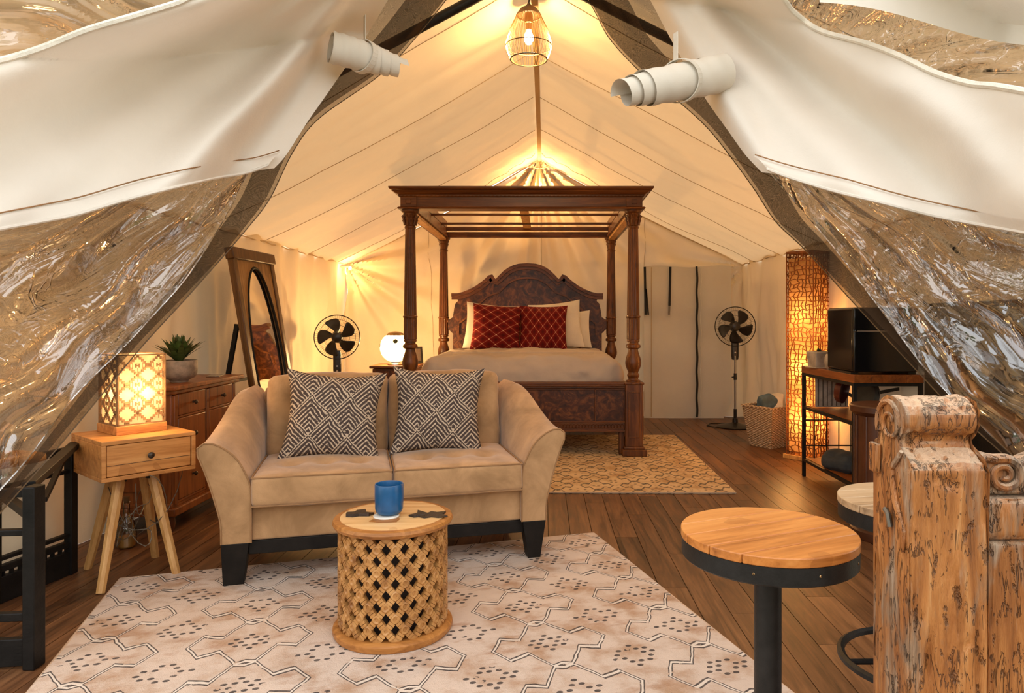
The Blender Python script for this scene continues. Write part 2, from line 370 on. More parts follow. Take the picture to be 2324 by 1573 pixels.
# ------------------------------------------------------------------ geometry helpers
class MB:
    def __init__(s): s.v = []; s.f = []
    def add(s, vs, fs, X=None):
        o = len(s.v)
        s.v += [tuple(X @ Vector(p)) if X is not None else tuple(p) for p in vs]
        s.f += [tuple(o + i for i in f) for f in fs]; return s
    def box(s, c, d, X=None, taper=(1, 1)):
        x, y, z = (q / 2 for q in d); vs = []
        for sz in (-1, 1):
            tx, ty = taper if sz < 0 else (1, 1)
            for sx, sy in ((-1, -1), (1, -1), (1, 1), (-1, 1)): vs.append((c[0] + sx * x * tx, c[1] + sy * y * ty, c[2] + sz * z))
        return s.add(vs, [(0, 3, 2, 1), (4, 5, 6, 7), (0, 1, 5, 4), (1, 2, 6, 5), (2, 3, 7, 6), (3, 0, 4, 7)], X)
    def bar(s, a, b, w, h, up=(0, 0, 1), w2=None, h2=None):
        a = Vector(a); b = Vector(b); d = (b - a).normalized(); up = Vector(up)
        if abs(d.dot(up)) > 0.98: up = Vector((1, 0, 0))
        sd = d.cross(up).normalized(); uu = sd.cross(d).normalized(); vs = []
        for p, ww, hh in ((a, w, h), (b, w2 or w, h2 or h)):
            for i, j in ((-1, -1), (1, -1), (1, 1), (-1, 1)): vs.append(p + sd * (i * ww / 2) + uu * (j * hh / 2))
        return s.add(vs, [(0, 1, 2, 3), (7, 6, 5, 4), (0, 4, 5, 1), (1, 5, 6, 2), (2, 6, 7, 3), (3, 7, 4, 0)])
    def tube(s, pts, r, n=8, closed=False, caps=True):
        pts = [Vector(p) for p in pts]; N = len(pts); rs = r if isinstance(r, (list, tuple)) else [r] * N
        ref = None; o = len(s.v)
        for i, p in enumerate(pts):
            a = pts[(i - 1) % N] if (closed or i) else p; b = pts[(i + 1) % N] if (closed or i < N - 1) else p
            d = (b - a).normalized()
            if ref is None: ref = Vector((0, 0, 1)) if abs(d.z) < 0.9 else Vector((1, 0, 0))
            u = (ref - d * ref.dot(d)).normalized(); w = d.cross(u); ref = u
            for k in range(n):
                t = 2 * PI * k / n; s.v.append(tuple(p + (u * math.cos(t) + w * math.sin(t)) * rs[i]))
        for i in range(N if closed else N - 1):
            j = (i + 1) % N
            for k in range(n):
                l = (k + 1) % n; s.f.append((o + i * n + k, o + i * n + l, o + j * n + l, o + j * n + k))
        if caps and not closed:
            s.f.append(tuple(o + k for k in reversed(range(n)))); s.f.append(tuple(o + (N - 1) * n + k for k in range(n)))
        return s
    def lathe(s, prof, n=32, X=None, flute=None, caps=True):
        o = len(s.v); vs = []
        for i, (r, z) in enumerate(prof):
            for k in range(n):
                t = 2 * PI * k / n; rr = r
                if flute and flute[i]: rr = r * (1 - 0.075 * (0.5 + 0.5 * math.cos(flute[i] * t)) ** 2)
                vs.append((rr * math.cos(t), rr * math.sin(t), z))
        fs = []
        for i in range(len(prof) - 1):
            for k in range(n):
                l = (k + 1) % n; fs.append((i * n + k, i * n + l, (i + 1) * n + l, (i + 1) * n + k))
        if caps:
            fs.append(tuple(reversed(range(n)))); fs.append(tuple((len(prof) - 1) * n + k for k in range(n)))
        return s.add(vs, fs, X)
    def prism(s, poly, y0, y1, X=None):
        n = len(poly); vs = [(x, y0, z) for x, z in poly] + [(x, y1, z) for x, z in poly]
        fs = [tuple(range(n)), tuple(reversed(range(n, 2 * n)))] + [(i, i + n, (i + 1) % n + n, (i + 1) % n) for i in range(n)]
        return s.add(vs, fs, X)
    def grid(s, fn, nu, nv, flip=False, X=None):
        vs = [fn(i / nu, j / nv) for j in range(nv + 1) for i in range(nu + 1)]; w = nu + 1
        fs = []
        for j in range(nv):
            for i in range(nu):
                q = (j * w + i, j * w + i + 1, (j + 1) * w + i + 1, (j + 1) * w + i); fs.append(q[::-1] if flip else q)
        return s.add(vs, fs, X)
    def cushion(s, d, r, bulge=(0, 0, 0), n=14, dim=(), dr=0.05, dd=0.02, wr=0.0, c=(0, 0, 0), seed=0):
        hx, hy, hz = (q / 2 for q in d)
        for ax in range(3):
            for sg in (-1, 1):
                def fn(u, v, ax=ax, sg=sg):
                    a, b = u * 2 - 1, v * 2 - 1
                    p = [0, 0, 0]; p[ax] = sg; p[(ax + 1) % 3] = a; p[(ax + 2) % 3] = b
                    q = Vector((p[0] * hx, p[1] * hy, p[2] * hz))
                    i = Vector((max(-hx + r, min(hx - r, q.x)), max(-hy + r, min(hy - r, q.y)), max(-hz + r, min(hz - r, q.z))))
                    e = q - i; nn = e.normalized() if e.length > 1e-6 else Vector((0, 0, 1)); q = i + nn * r
                    fx, fy, fz = (1 - p[0] ** 2), (1 - p[1] ** 2), (1 - p[2] ** 2)
                    if ax == 0: q.x += sg * bulge[0] * fy * fz
                    if ax == 1: q.y += sg * bulge[1] * fx * fz
                    if ax == 2: q.z += sg * bulge[2] * fx * fy
                    for (da, dx, dy) in dim:
                        if da == (ax, sg):
                            g = math.exp(-((p[(ax + 1) % 3] - dx) ** 2 * (d[(ax + 1) % 3] / 2) ** 2 + (p[(ax + 2) % 3] - dy) ** 2 * (d[(ax + 2) % 3] / 2) ** 2) / (2 * dr * dr))
                            q[ax] -= sg * dd * g
                    if wr:
                        w = noise.noise(Vector((q.x * 5 + seed, q.y * 5, q.z * 5))) + 0.5 * noise.noise(Vector((q.x * 12, q.y * 12 + seed, q.z * 12)))
                        q += nn * wr * w
                    return (q.x + c[0], q.y + c[1], q.z + c[2])
                s.grid(fn, n, n, flip=(sg < 0))
        return s
    def pillow(s, w, h, t, n=22, pinch=0.09, wr=0.006, seed=0):
        for sg in (-1, 1):
            def fn(u, v):
                a, b = u * 2 - 1, v * 2 - 1
                x = a * w / 2 * (1 - pinch * (1 - b * b) * a * a); z = b * h / 2 * (1 - pinch * (1 - a * a) * b * b)
                th = t / 2 * max(0, (1 - a ** 4)) ** 0.6 * max(0, (1 - b ** 4)) ** 0.6 * (0.55 + 0.45 * (1 - a * a) * (1 - b * b)) 
                k = noise.noise(Vector((a * 2.2 + seed, b * 2.2, sg))) + 0.5 * noise.noise(Vector((a * 6 + seed, b * 6, sg)))
                ed = (1 - a ** 4) * (1 - b ** 4)
                return (x, sg * (th + wr * k * ed) , z)
            s.grid(fn, n, n, flip=(sg > 0))
        return s
    def mesh(s, name, mat, smooth=40, merge=False):
        me = bpy.data.meshes.new(name); me.from_pydata(s.v, [], s.f); me.update()
        if merge:
            import bmesh
            bm = bmesh.new(); bm.from_mesh(me); bmesh.ops.remove_doubles(bm, verts=bm.verts, dist=1e-4); bm.to_mesh(me); bm.free()
        if smooth:
            me.polygons.foreach_set('use_smooth', [True] * len(me.polygons)); me.set_sharp_from_angle(angle=R(smooth))
        if mat is not None: me.materials.append(mat if not isinstance(mat, str) else M[mat])
        return me
    def build(s, name, mat, parent=None, smooth=40, bevel=0, seg=2, loc=None, rot=None, kind=None, label=None, merge=False):
        o = bpy.data.objects.new(name, s.mesh(name, mat, smooth, merge)); C.objects.link(o)
        if parent: o.parent = parent
        if loc is not None: o.location = loc
        if rot is not None: o.rotation_euler = rot
        if bevel:
            b = o.modifiers.new('bevel', 'BEVEL'); b.width = bevel; b.segments = seg; b.limit_method = 'ANGLE'; b.angle_limit = R(35)
        if kind: o['kind'] = kind
        if label: o['label'] = label
        return o

def tag(o, label, cat, group=None, kind=None):
    o['label'] = label; o['category'] = cat
    if group: o['group'] = group
    if kind: o['kind'] = kind
    return o
def thing(name, label, cat, loc=(0, 0, 0), rz=0, group=None, rot=None):
    o = bpy.data.objects.new(name, None); C.objects.link(o); o.empty_display_size = 0.05
    o.location = loc; o.rotation_euler = rot if rot else (0, 0, rz)
    return tag(o, label, cat, group)
def struct(o): o['kind'] = 'structure'; return o
def dup_tree(o, parent=None):
    c = o.copy(); C.objects.link(c); c.parent = parent
    for ch in list(o.children): dup_tree(ch, c)
    return c
def point_light(name, loc, e, c, r, parent=None):
    l = bpy.data.lights.new(name, 'POINT'); l.energy = e; l.color = c; l.shadow_soft_size = r
    o = bpy.data.objects.new(name, l); C.objects.link(o); o.location = loc
    if parent: o.parent = parent
    return o
def poly_at(pts, t):
    """Point at parameter t (0..1 by length) on a polyline of 2-D points, smoothed by Catmull-Rom."""
    n = len(pts) - 1; x = t * n; i = min(int(x), n - 1); f = x - i
    p0 = pts[max(i - 1, 0)]; p1 = pts[i]; p2 = pts[i + 1]; p3 = pts[min(i + 2, n)]
    out = []
    for k in range(2):
        out.append(0.5 * ((2 * p1[k]) + (-p0[k] + p2[k]) * f + (2 * p0[k] - 5 * p1[k] + 4 * p2[k] - p3[k]) * f * f + (-p0[k] + 3 * p1[k] - 3 * p2[k] + p3[k]) * f ** 3))
    return out
def resample(pts, n):
    q = [poly_at(pts, i / 200) for i in range(201)]; L = [0]
    for a, b in zip(q, q[1:]): L.append(L[-1] + math.hypot(b[0] - a[0], b[1] - a[1]))
    out = []; j = 0
    for i in range(n + 1):
        t = L[-1] * i / n
        while j < 199 and L[j + 1] < t: j += 1
        f = (t - L[j]) / max(1e-9, L[j + 1] - L[j]); f = min(1, max(0, f))
        out.append((q[j][0] + (q[j + 1][0] - q[j][0]) * f, q[j][1] + (q[j + 1][1] - q[j][1]) * f))
    return out
def nz(x, y, z=0): return noise.noise(Vector((x, y, z)))
# ------------------------------------------------------------------ tent shell
XL, XR, YF, YB, ZE, ZR, XC = -2.65, 2.64, 2.33, 9.28, 2.02, 3.40, -0.08
def roof_z(x): 
    h = (x - XL) / (XC - XL) if x < XC else (XR - x) / (XR - XC)
    return ZE + (ZR - ZE) * max(-0.05, min(1, h))

g = MB().box((0, 0, -0.45), (60, 60, 0.1)); ground = struct(g.build('ground', 'ground_green', smooth=0))

# floor: a dark sub-floor that carries boards laid lengthwise
fl = MB().box(((XL + XR) / 2, 4.1, -0.06), (XR - XL + 0.3, 10.6, 0.08)).build('floor', 'black_wood', smooth=0); struct(fl)
BW, BL = 0.132, 1.25
boards = []
ncol = int((XR - XL + 0.2) / BW) + 1
for i in range(ncol):
    x = XL - 0.1 + BW * (i + 0.5); off = (i * 0.618 % 1) * BL
    y = -1.1 - off
    while y < YB + 0.1:
        a, b = max(y, -1.1), min(y + BL, YB + 0.1)
        if b - a > 0.05: boards.append((x, (a + b) / 2, b - a))
        y += BL
def seen(x, y):
    if y < 2.3: return False
    px = CX + FPX * x / y; py = CY + FPX * CZ / y
    if not (-60 < px < 2380 and py < 1640): return False
    c, s_ = math.cos(R(17.2)), math.sin(R(17.2))
    dx, dy = x + 0.896, y - 3.785                       # under the big rug
    lx, ly = dx * c + dy * s_, -dx * s_ + dy * c
    if abs(lx) < 1.1 and -3 < ly < -0.7: return False
    if -1.2 < x < 1.2 and y > 5.9: return False
    if -1.5 < x < 0.0 and 3.9 < y < 5.9: return False
    return True
vis = [b for b in boards if seen(b[0], b[1])]
vis.sort(key=lambda b: b[1]); single = set(vis[:290])
rest = MB(); cache = {}
for b in boards:
    x, y, l = b
    if b in single:
        key = round(l, 3)
        if key not in cache:
            cache[key] = MB().box((0, 0, -0.0105), (BW - 0.0035, l - 0.003, 0.021)).mesh('floor_board', 'floor_board', 0)
        o = bpy.data.objects.new('floor_board', cache[key]); C.objects.link(o); o.parent = fl; o.location = (x, y, random.uniform(-0.0006, 0))
    else: rest.box((x, y, -0.0105), (BW - 0.0035, l - 0.003, 0.021))
rest.build('far_boards', 'floor_board', fl, smooth=0, kind='stuff')

canvas('ridge_web', (0.62, 0.44, 0.26), 0.05)
# roof: two slopes sagging between ridge and eave, one continuous canvas
def roof_pt(side, s, y):
    """s: 0 ridge .. 1 eave"""
    xe = XL if side < 0 else XR
    x = XC + (xe - XC) * s; z = ZR + (ZE - ZR) * s
    sag = 0.05 * math.sin(PI * s)
    d = 0.026 * nz(s * 2.2, y * 0.9, side * 3) + 0.022 * nz(s * 1.6, y * 4.5 + s * 1.6, 5 + side) * (0.4 + s) + 0.010 * (1 - 3 * abs(nz(s * 1.4 + 2, y * 3.2 - s * 1.2, 15 + side)))
    ph = abs(math.sin((y - 2.1) * PI / 1.12)); d += 0.016 * (ph ** 0.5) * math.sin(PI * s)       # puffs between seams
    r = math.hypot((YB - y), s * 2.9); th = math.atan2(s * 2.9, YB - y + 0.01)
    d += 0.022 * math.exp(-r * 0.9) * math.sin(th * 22) * min(1, r * 3)
    d += 0.010 * math.exp(-((1 - s) * 5)) * math.sin(y * 17 + 3 * nz(y, side))
    return (x + d * 0.46 * side, y, z - sag + d * 0.9)
ceil = MB()
ceil.grid(lambda u, v: roof_pt(-1, u, YF + (YB - YF) * v), 60, 200)
ceil.grid(lambda u, v: roof_pt(1, u, YF + (YB - YF) * v), 60, 200, flip=True)
ceiling = struct(ceil.build('ceiling', 'canvas_roof', smooth=60))
for k in range(6):
    for side in (-1, 1):
        y = 2.1 + 1.12 * (k + 1)
        sm = MB().tube([tuple(Vector(roof_pt(side, 0.01 + 0.98 * i / 40, y)) - Vector((0, 0, 0.004))) for i in range(41)], 0.0028, 5)
        sm.build('seam', 'canvas_seam', ceiling)
sm = MB().box((XC + 0.015, (YF + YB) / 2 + 0.6, ZR - 0.03), (0.045, YB - YF - 1.3, 0.02)); sm.build('ridge_strap', 'ridge_web', ceiling, bevel=0.004)

# side walls with hanging folds
def wall_side(side, name):
    xe = XL if side < 0 else XR
    def fn(u, v):
        y = YF + (YB + (0.08 if side > 0 else 0) - YF) * u; z = (ZE + 0.05) * v
        k = math.sin(PI * min(1, max(0, 1 - v))) * 0.5 + 0.5 * (1 - v)
        f = 0.075 * nz(y * 2.4, z * 0.5, 3 + side) + 0.034 * nz(y * 6 + z * 0.8, z * 0.6, 7 + side) + 0.02 * (1 - abs(nz(y * 3.5 - z, z * 0.8, 17 + side)) * 3)
        cr = 0.018 * math.exp(-(v * 0 + (1 - v) * 3)) * math.sin(y * 13)
        ph = ((y - 2.1) / 1.12) % 1.0; pul = 0.022 * math.exp(-min(ph, 1 - ph) * 14) * (1 - v * 0.3)
        return (xe - side * (f * (0.3 + k) + cr + pul) , y, z)
    w = MB().grid(fn, 240, 24, flip=side < 0); return struct(w.build(name, 'canvas_wall', smooth=60))
wall_side(-1, 'wall_left'); wall_side(1, 'wall_right')
tr = MB().tube([(XL + 0.015, YF + i * 0.2, ZE - 0.004 + 0.008 * math.sin(i * 2.8)) for i in range(37)], 0.006, 6); struct(tr.build('trim_1', 'canvas_seam'))
tr = MB().tube([(XR - 0.015, YF + i * 0.2, ZE - 0.004 + 0.008 * math.sin(i * 2.8 + 1)) for i in range(37)], 0.006, 6); struct(tr.build('trim_2', 'canvas_seam'))

# back wall, gathered into its three hooks
def back_pt(u, v):
    x = XL + (XR - XL) * u; top = roof_z(x) - 0.05 * math.sin(PI * min(1, abs(x - XC) / 2.6)) + 0.02
    z = top * v; d = 0
    for (hx, hz, k, a, fo) in ((XC, ZR, 17, 0.13, 0.50), (XL, ZE, 12, 0.095, 0.75), (XR, ZE, 12, 0.05, 1.0)):
        dx, dz = x - hx, hz - z; r = math.hypot(dx, dz) + 1e-4; th = math.atan2(dz, dx)
        w = math.exp(-r * fo) * min(1, r * 4)
        d += a * w * (math.sin(th * k + 2 * nz(th * 3, r * 0.4, hx)) + 0.5 * math.sin(th * k * 1.9 + 1.3))
    d += 0.020 * nz(x * 3.4 + z * 0.5, z * 0.5, 9) + 0.006 * nz(x * 9, z * 3, 2) + 0.014 * math.sin(x * 6) * (1 - v)
    if x < XL + 0.2:                                   # the corner gap where daylight gets in
        g = max(0, 1 - abs(z - 1.66) / 0.34); x += 0.055 * g * (1 - (x - XL) / 0.2)
    if x > XR - 0.1: x += (x - XR + 0.1) * 0.8
    return (x, YB - 0.03 + d, z)
bw = MB().grid(back_pt, 260, 90, flip=True); wall_back = struct(bw.build('wall_back', 'canvas_wall', smooth=60))
for x in (-1.55, XC + 0.04, 1.33):
    MB().tube([tuple(Vector(back_pt((x + 0.12 * (1 - i / 30) * (x < -1) - XL) / (XR - XL), i / 30)) - Vector((0, 0.004, 0))) for i in range(31)], 0.003, 5).build('seam', 'canvas_seam', wall_back)
tr = MB().tube([(x, YB - 0.045, roof_z(x) - 0.05 * math.sin(PI * min(1, abs(x - XC) / 2.6)) + 0.005) for x in [XL + (XR - XL) * i / 60 for i in range(61)]], 0.008, 6); struct(tr.build('trim_3', 'canvas_seam'))

# canvas door in the back wall
def door_pt(u, v):
    x0, x1 = 1.30, 2.44; x = x0 + (x1 - x0) * u; z = 0.0 + 1.985 * v
    if u > 0.93 and v < 0.12: x -= 0.10 * (0.12 - v) / 0.12
    d = 0.016 * nz(x * 2, z * 1.6, 4) + 0.009 * math.sin(z * 9 + x * 2) * (0.3 + v) + 0.010 * nz(x * 7, z * 2, 11)
    x += 0.02 * nz(z * 2, u) 
    return (x, YB - 0.17 - 0.02 * u + d, z + 0.012 * math.sin(u * 9) * v)
dm = MB().grid(door_pt, 60, 70, flip=True); door = struct(dm.build('door_1', 'canvas_roll', smooth=60))
def on_door(px, v): return (W(px, 0, YB - 0.2).x, YB - 0.212, 1.985 * v)
MB().tube([(on_door(1581, 0)[0] + 0.005 * math.sin(i * 0.9), YB - 0.222, 0.02 + 1.96 * i / 40) for i in range(41)], 0.014, 6).build('zipper', 'strap_black', door)
MB().tube([(on_door(1590, 0)[0] + 0.006 * math.sin(i * 0.9), YB - 0.215, 0.02 + 1.96 * i / 40) for i in range(41)], 0.006, 6).build('zipper_tape', 'cord_white', door)
MB().bar(on_door(1463, 0.995), on_door(1465, 0.68), 0.03, 0.008, (0, 1, 0)).bar(on_door(1466, 0.85), on_door(1471, 0.68), 0.022, 0.008, (0, 1, 0)).build('strap', 'strap_black', door)
MB().bar(on_door(1521, 0.995), on_door(1519, 0.74), 0.03, 0.008, (0, 1, 0)).build('strap', 'strap_black', door)
MB().bar(on_door(1519, 0.745), on_door(1518, 0.68), 0.026, 0.006, (0, 1, 0)).build('strap_end', 'grey_metal', door)
MB().tube([(on_door(1478, 0)[0], YB - 0.21, 0.02 + 1.95 * i / 20) for i in range(21)], 0.005, 6).build('seam', 'canvas_seam', door)

# inner frame rafters and corner pole, painted black
raf = MB()
for xe, s_ in ((XL + 0.05, -1), (XR - 0.05, 1)):
    b = Vector((xe, 4.0, ZE - 0.07)); a = Vector((XC, 4.0, ZR - 0.10))
    rf = MB().tube([a, b], 0.028, 12).build('trim_4' if s_ < 0 else 'trim_5', 'black_metal'); struct(rf)
# ------------------------------------------------------------------ front flaps: canvas, clear vinyl, insect mesh
def fy(px, py, side):
    """Depth of the front sheets: they hang from the ridge and are drawn out towards the deck at both sides."""
    e = (950 - px) / 950 if side < 0 else (px - 1390) / 934
    y = 3.65 - 1.30 * e - 0.00025 * max(0, py) * (1 + 0.3 * e)
    kx = (px - CX) / FPX; kz = (CY - py) / FPX        # stay under the roof
    hs = (ZR - ZE) / (XC - XL)
    den = kz + hs * abs(kx)
    if den > 0: y = min(y, (ZR - CZ) / den - 0.34)
    return max(1.9, y)
def coons(top, bot, left, right, nu, nv, side, dy, disp, outpx=None):
    T, B = resample(top, nu), resample(bot, nu); L, Rr = resample(left, nv), resample(right, nv)
    def fn(u, v):
        i, j = round(u * nu), round(v * nv)
        q = [0, 0]
        for k in range(2):
            q[k] = (1 - v) * T[i][k] + v * B[i][k] + (1 - u) * L[j][k] + u * Rr[j][k] - ((1 - u) * (1 - v) * T[0][k] + u * (1 - v) * T[-1][k] + (1 - u) * v * B[0][k] + u * v * B[-1][k])
        return tuple(W(q[0], q[1], fy(q[0], q[1], side) + dy + disp(q[0], q[1])))
    return fn
def mirror(p): return p
# canvas flaps
def fold_l(px, py):
    ax, ay = 930, -170; r = math.hypot(px - ax, py - ay); th = math.atan2(py - ay, ax - px)
    k = min(1, r / 500)
    return k * (0.105 * math.sin(th * 13 + 0.8 * nz(r / 400, th * 2) + 0.5) + 0.042 * math.sin(th * 27 + 1 + nz(r / 300, 3)) + 0.012 * nz(px / 90, py / 90, 2))
def fold_r(px, py):
    ax, ay = 1400, -190; r = math.hypot(px - ax, py - ay); th = math.atan2(py - ay, px - ax)
    k = min(1, r / 500)
    return k * (0.110 * math.sin(th * 12 - 0.7 + 0.8 * nz(r / 400, th * 2, 5)) + 0.042 * math.sin(th * 26 + 2 + nz(r / 300, 8)) + 0.012 * nz(px / 90, py / 90, 6))
LT = [(882, -25), (700, -25), (490, -20), (400, 12), (300, 42), (200, 72), (100, 112), (0, 142), (-160, 175)]
LB = [(612, 376), (560, 394), (480, 408), (380, 432), (280, 458), (180, 488), (90, 506), (0, 523), (-160, 560)]
LI = [(882, -25), (820, 80), (745, 190), (690, 268), (640, 345), (612, 376)]
LO = [(-160, 175), (-160, 300), (-160, 430), (-160, 560)]
RT = [(1472, -25), (1600, -25), (1745, -22), (1800, 30), (1860, 72), (1960, 100), (2040, 130), (2120, 168), (2200, 192), (2270, 200), (2480, 240)]
RB = [(1738, 385), (1800, 408), (1900, 438), (2000, 462), (2100, 488), (2200, 508), (2324, 530), (2480, 560)]
RI = [(1472, -25), (1530, 85), (1600, 205), (1660, 290), (1700, 345), (1738, 385)]
RO = [(2480, 240), (2480, 330), (2480, 450), (2480, 560)]
def flap(T, B, I, O, side, fold, label):
    root = thing('canvas_door_flap', label, 'tent flap', tuple(W(T[0][0], T[0][1], fy(T[0][0], T[0][1], side) - 0.20)))
    inv = Matrix.Translation(-root.location)
    f = coons(T, B, I, O, 120, 70, side, -0.20, fold)
    def body(u, v):
        p = Vector(f(u, v)); 
        if u < 0.06: p.y += 0.05 * (1 - u / 0.06) ** 2      # inner edge rolls back
        return tuple(inv @ p)
    MB().grid(body, 120, 70, flip=(side > 0)).build('canvas', 'canvas_flap', root, smooth=80)
    # hem band along the bottom, proud of the sheet, with its stitch line
    def hem(u, v):
        p = Vector(f(u, min(1, 0.915 + 0.085 * v))); p.y -= 0.012 + 0.012 * math.sin(PI * v); return tuple(inv @ p)
    MB().grid(lambda u, v: hem(round(u * 120) / 120, v), 120, 6, flip=(side > 0)).build('hem', 'canvas_flap', root, smooth=80)
    st = [Vector(f(i / 120, 1.0)) for i in range(121)]
    tp = [Vector(f(i / 120, round(0.915 * 70) / 70)) for i in range(121)]
    MB().tube([inv @ (p - Vector((0, 0.030, 0))) for p in tp], 0.0024, 4).build('stitching', 'piping', root)
    MB().tube([inv @ (p - Vector((0, 0.014, 0))) for p in st], 0.006, 6).build('edge_cord', 'canvas_flap', root)
    n = 700; top = [Vector(f(i / 120, 0)) for i in range(121)]; zz = []
    for i in range(n):
        t = 120 * i / (n - 1); a = min(119, int(t)); p = top[a].lerp(top[a + 1], t - a)
        zz.append(inv @ (p + Vector((0, -0.016, (0.0055 if i % 2 else -0.0055)))))
    MB().tube([inv @ (p + Vector((0, -0.010, 0))) for p in top], 0.010, 6).build('zipper', 'cord_white', root)
    MB().tube(zz, 0.0028, 4).build('zipper_teeth', 'cord_white', root)
    return root
flap(LT, LB, LI, LO, -1, fold_l, 'cream canvas door flap drawn back to the left of the entrance')
flap(RT, RB, RI, RO, 1, fold_r, 'cream canvas door flap drawn back to the right of the entrance')

# clear vinyl sheets
def ridged(x, y, z): return (1 - abs(nz(x, y, z)) * 2.2)
def vin(side):
    def f(px, py):
        ax, ay = (700, 250) if side < 0 else (1690, 250)
        dx, dy = abs(px - ax), py - ay; th = math.atan2(dy, dx); r = math.hypot(dx, dy)
        k = min(1, r / 250)
        a = th * (11 if side < 0 else 17)
        s1 = math.sin(a + 1.2 * nz(r / 260, th * 3, side)); s2 = math.sin(a * 2.3 + 2 * nz(r / 180, th * 4, side + 4))
        big = 0.060 * (1 - abs(s1)) ** 0.8 * 1.6 + 0.030 * (1 - abs(s2)) * 1.5
        cr = (0.004 if side < 0 else 0.009) * ridged(px / 110, py / 110, side * 2) * ridged(px / 60 + 4, py / 60, side) 
        return k * (big + cr)
    return f
VLT = [(860, -30), (600, -40), (300, -40), (0, -40), (-160, -40)]
VLB = [(-165, 1300), (-170, 1295), (-172, 1290), (-175, 1285), (-180, 1280)]
VLI = [(860, -30), (700, 190), (560, 400), (520, 480), (430, 622), (345, 720), (280, 790), (170, 900), (64, 1041), (0, 1114), (-165, 1300)]
VLO = [(-160, -40), (-165, 300), (-170, 800), (-180, 1280)]
MLI = [(1028, -20), (940, 90), (860, 172), (725, 268), (665, 345), (612, 452), (560, 520), (500, 590), (420, 680), (330, 778), (228, 900), (128, 1020), (0, 1165), (-150, 1340)]
MLT = [(1028, -20), (900, -20), (700, 60), (400, 170), (150, 240), (-170, 310)]
MLB = [(-150, 1340), (-155, 1335), (-160, 1330), (-170, 1322)]
MLO = [(-170, 310), (-170, 500), (-170, 900), (-170, 1322)]
VRT = [(1490, -30), (1700, -40), (2000, -40), (2250, -40), (2500, -40)]
VRI = [(1490, -30), (1620, 230), (1745, 390), (1800, 455), (1890, 560), (1966, 660), (2031, 747), (2091, 827), (2160, 902), (2240, 980), (2324, 1062), (2500, 1240)]
VRB = [(2500, 1240), (2503, 1236), (2506, 1232), (2510, 1228)]
VRO = [(2500, -40), (2505, 300), (2508, 800), (2510, 1228)]
MRI = [(1325, -20), (1352, 30), (1385, 90), (1455, 165), (1530, 222), (1605, 290), (1665, 365), (1712, 430), (1762, 505), (1825, 565), (1912, 660), (1995, 750), (2085, 846), (2150, 915), (2225, 985), (2300, 1055), (2500, 1270)]
MRT = [(1325, -20), (1480, -20), (1700, 80), (2000, 230), (2250, 300), (2510, 340)]
MRB = [(2500, 1270), (2505, 1265), (2510, 1260)]
MRO = [(2510, 340), (2510, 500), (2510, 900), (2510, 1260)]
def sheet(name, cat, label, T, B, I, O, side, dy, disp, mat, n, m_):
    f = coons(T, B, I, O, n, m_, side, dy, disp)
    o0 = Vector(f(0, 0)); 
    root = MB().grid(lambda u, v: tuple(Vector(f(u, v)) - o0), n, m_, flip=(side > 0)).build(name, mat, smooth=80, loc=o0)
    return tag(root, label, cat), f, o0
for side, T, B, I, O, w in ((-1, VLT, VLB, VLI, VLO, 'left'), (1, VRT, VRB, VRI, VRO, 'right')):
    o, f, o0 = sheet('clear_vinyl_sheet', 'vinyl sheet', 'crumpled clear vinyl rain sheet hanging on the %s of the entrance' % w, T, B, I, O, side, 0.02, vin(side), 'vinyl_' + w, 150, 190)
    MB().tube([Vector(f(0, i / 190)) - o0 + Vector((0, -0.003, 0)) for i in range(191)], 0.0025, 5).build('edge_binding', 'vinyl_' + w, o)
def mfold(side):
    def f(px, py):
        ax = 1000 if side < 0 else 1350
        th = math.atan2(py + 60, abs(px - ax)); 
        return 0.030 * math.sin(th * 26) + 0.014 * nz(px / 70, py / 70, side)
    return f
for side, T, B, I, O, w in ((-1, MLT, MLB, MLI, MLO, 'left'), (1, MRT, MRB, MRI, MRO, 'right')):
    o, f, o0 = sheet('insect_screen', 'insect screen', 'dark brown insect screen drawn to the %s behind the clear vinyl' % w, T, B, I, O, side, 0.17, mfold(side), 'insect_mesh', 90, 140)
    MB().tube([Vector(f(0, i / 140)) - o0 for i in range(141)], 0.0022, 5).build('hem', 'wire_brown', o)
    # second thickness where the screen doubles over itself along the opening
    def dbl(u, v, f=f):
        j = round(v * 140) / 140; p = Vector(f(round(u * 6) * 1 / 90, j)); w_ = 0.02 + 0.03 * abs(math.sin(v * 7))
        return tuple(p - o0 + Vector((0, -w_, 0)))
    MB().grid(dbl, 6, 140, flip=(side > 0)).build('folded_edge', 'insect_mesh_double', o)

# white rain fly corners, blown out by the daylight
def flyp(x, y, s_): return tuple(W(x, y, min(2.35, fy(x, y, s_) - 0.02)))
flyl = MB().grid(lambda u, v: flyp(2700 - 840 * u, -120 + (130 + 150 * (1 - u)) * v - 12 * math.sin(u * 9) * v, 1), 60, 10)
tag(flyl.build('rain_fly', 'canvas_flap', smooth=60), 'white canvas edge above the right vinyl sheet in the top corner', 'rain fly')
flyr = MB().grid(lambda u, v: flyp(-300 + 460 * u, -120 + (165 * (1 - u) + 60) * v, -1), 60, 10)
tag(flyr.build('rain_fly', 'canvas_flap', smooth=60), 'white canvas edge above the left vinyl sheet in the top corner', 'rain fly')

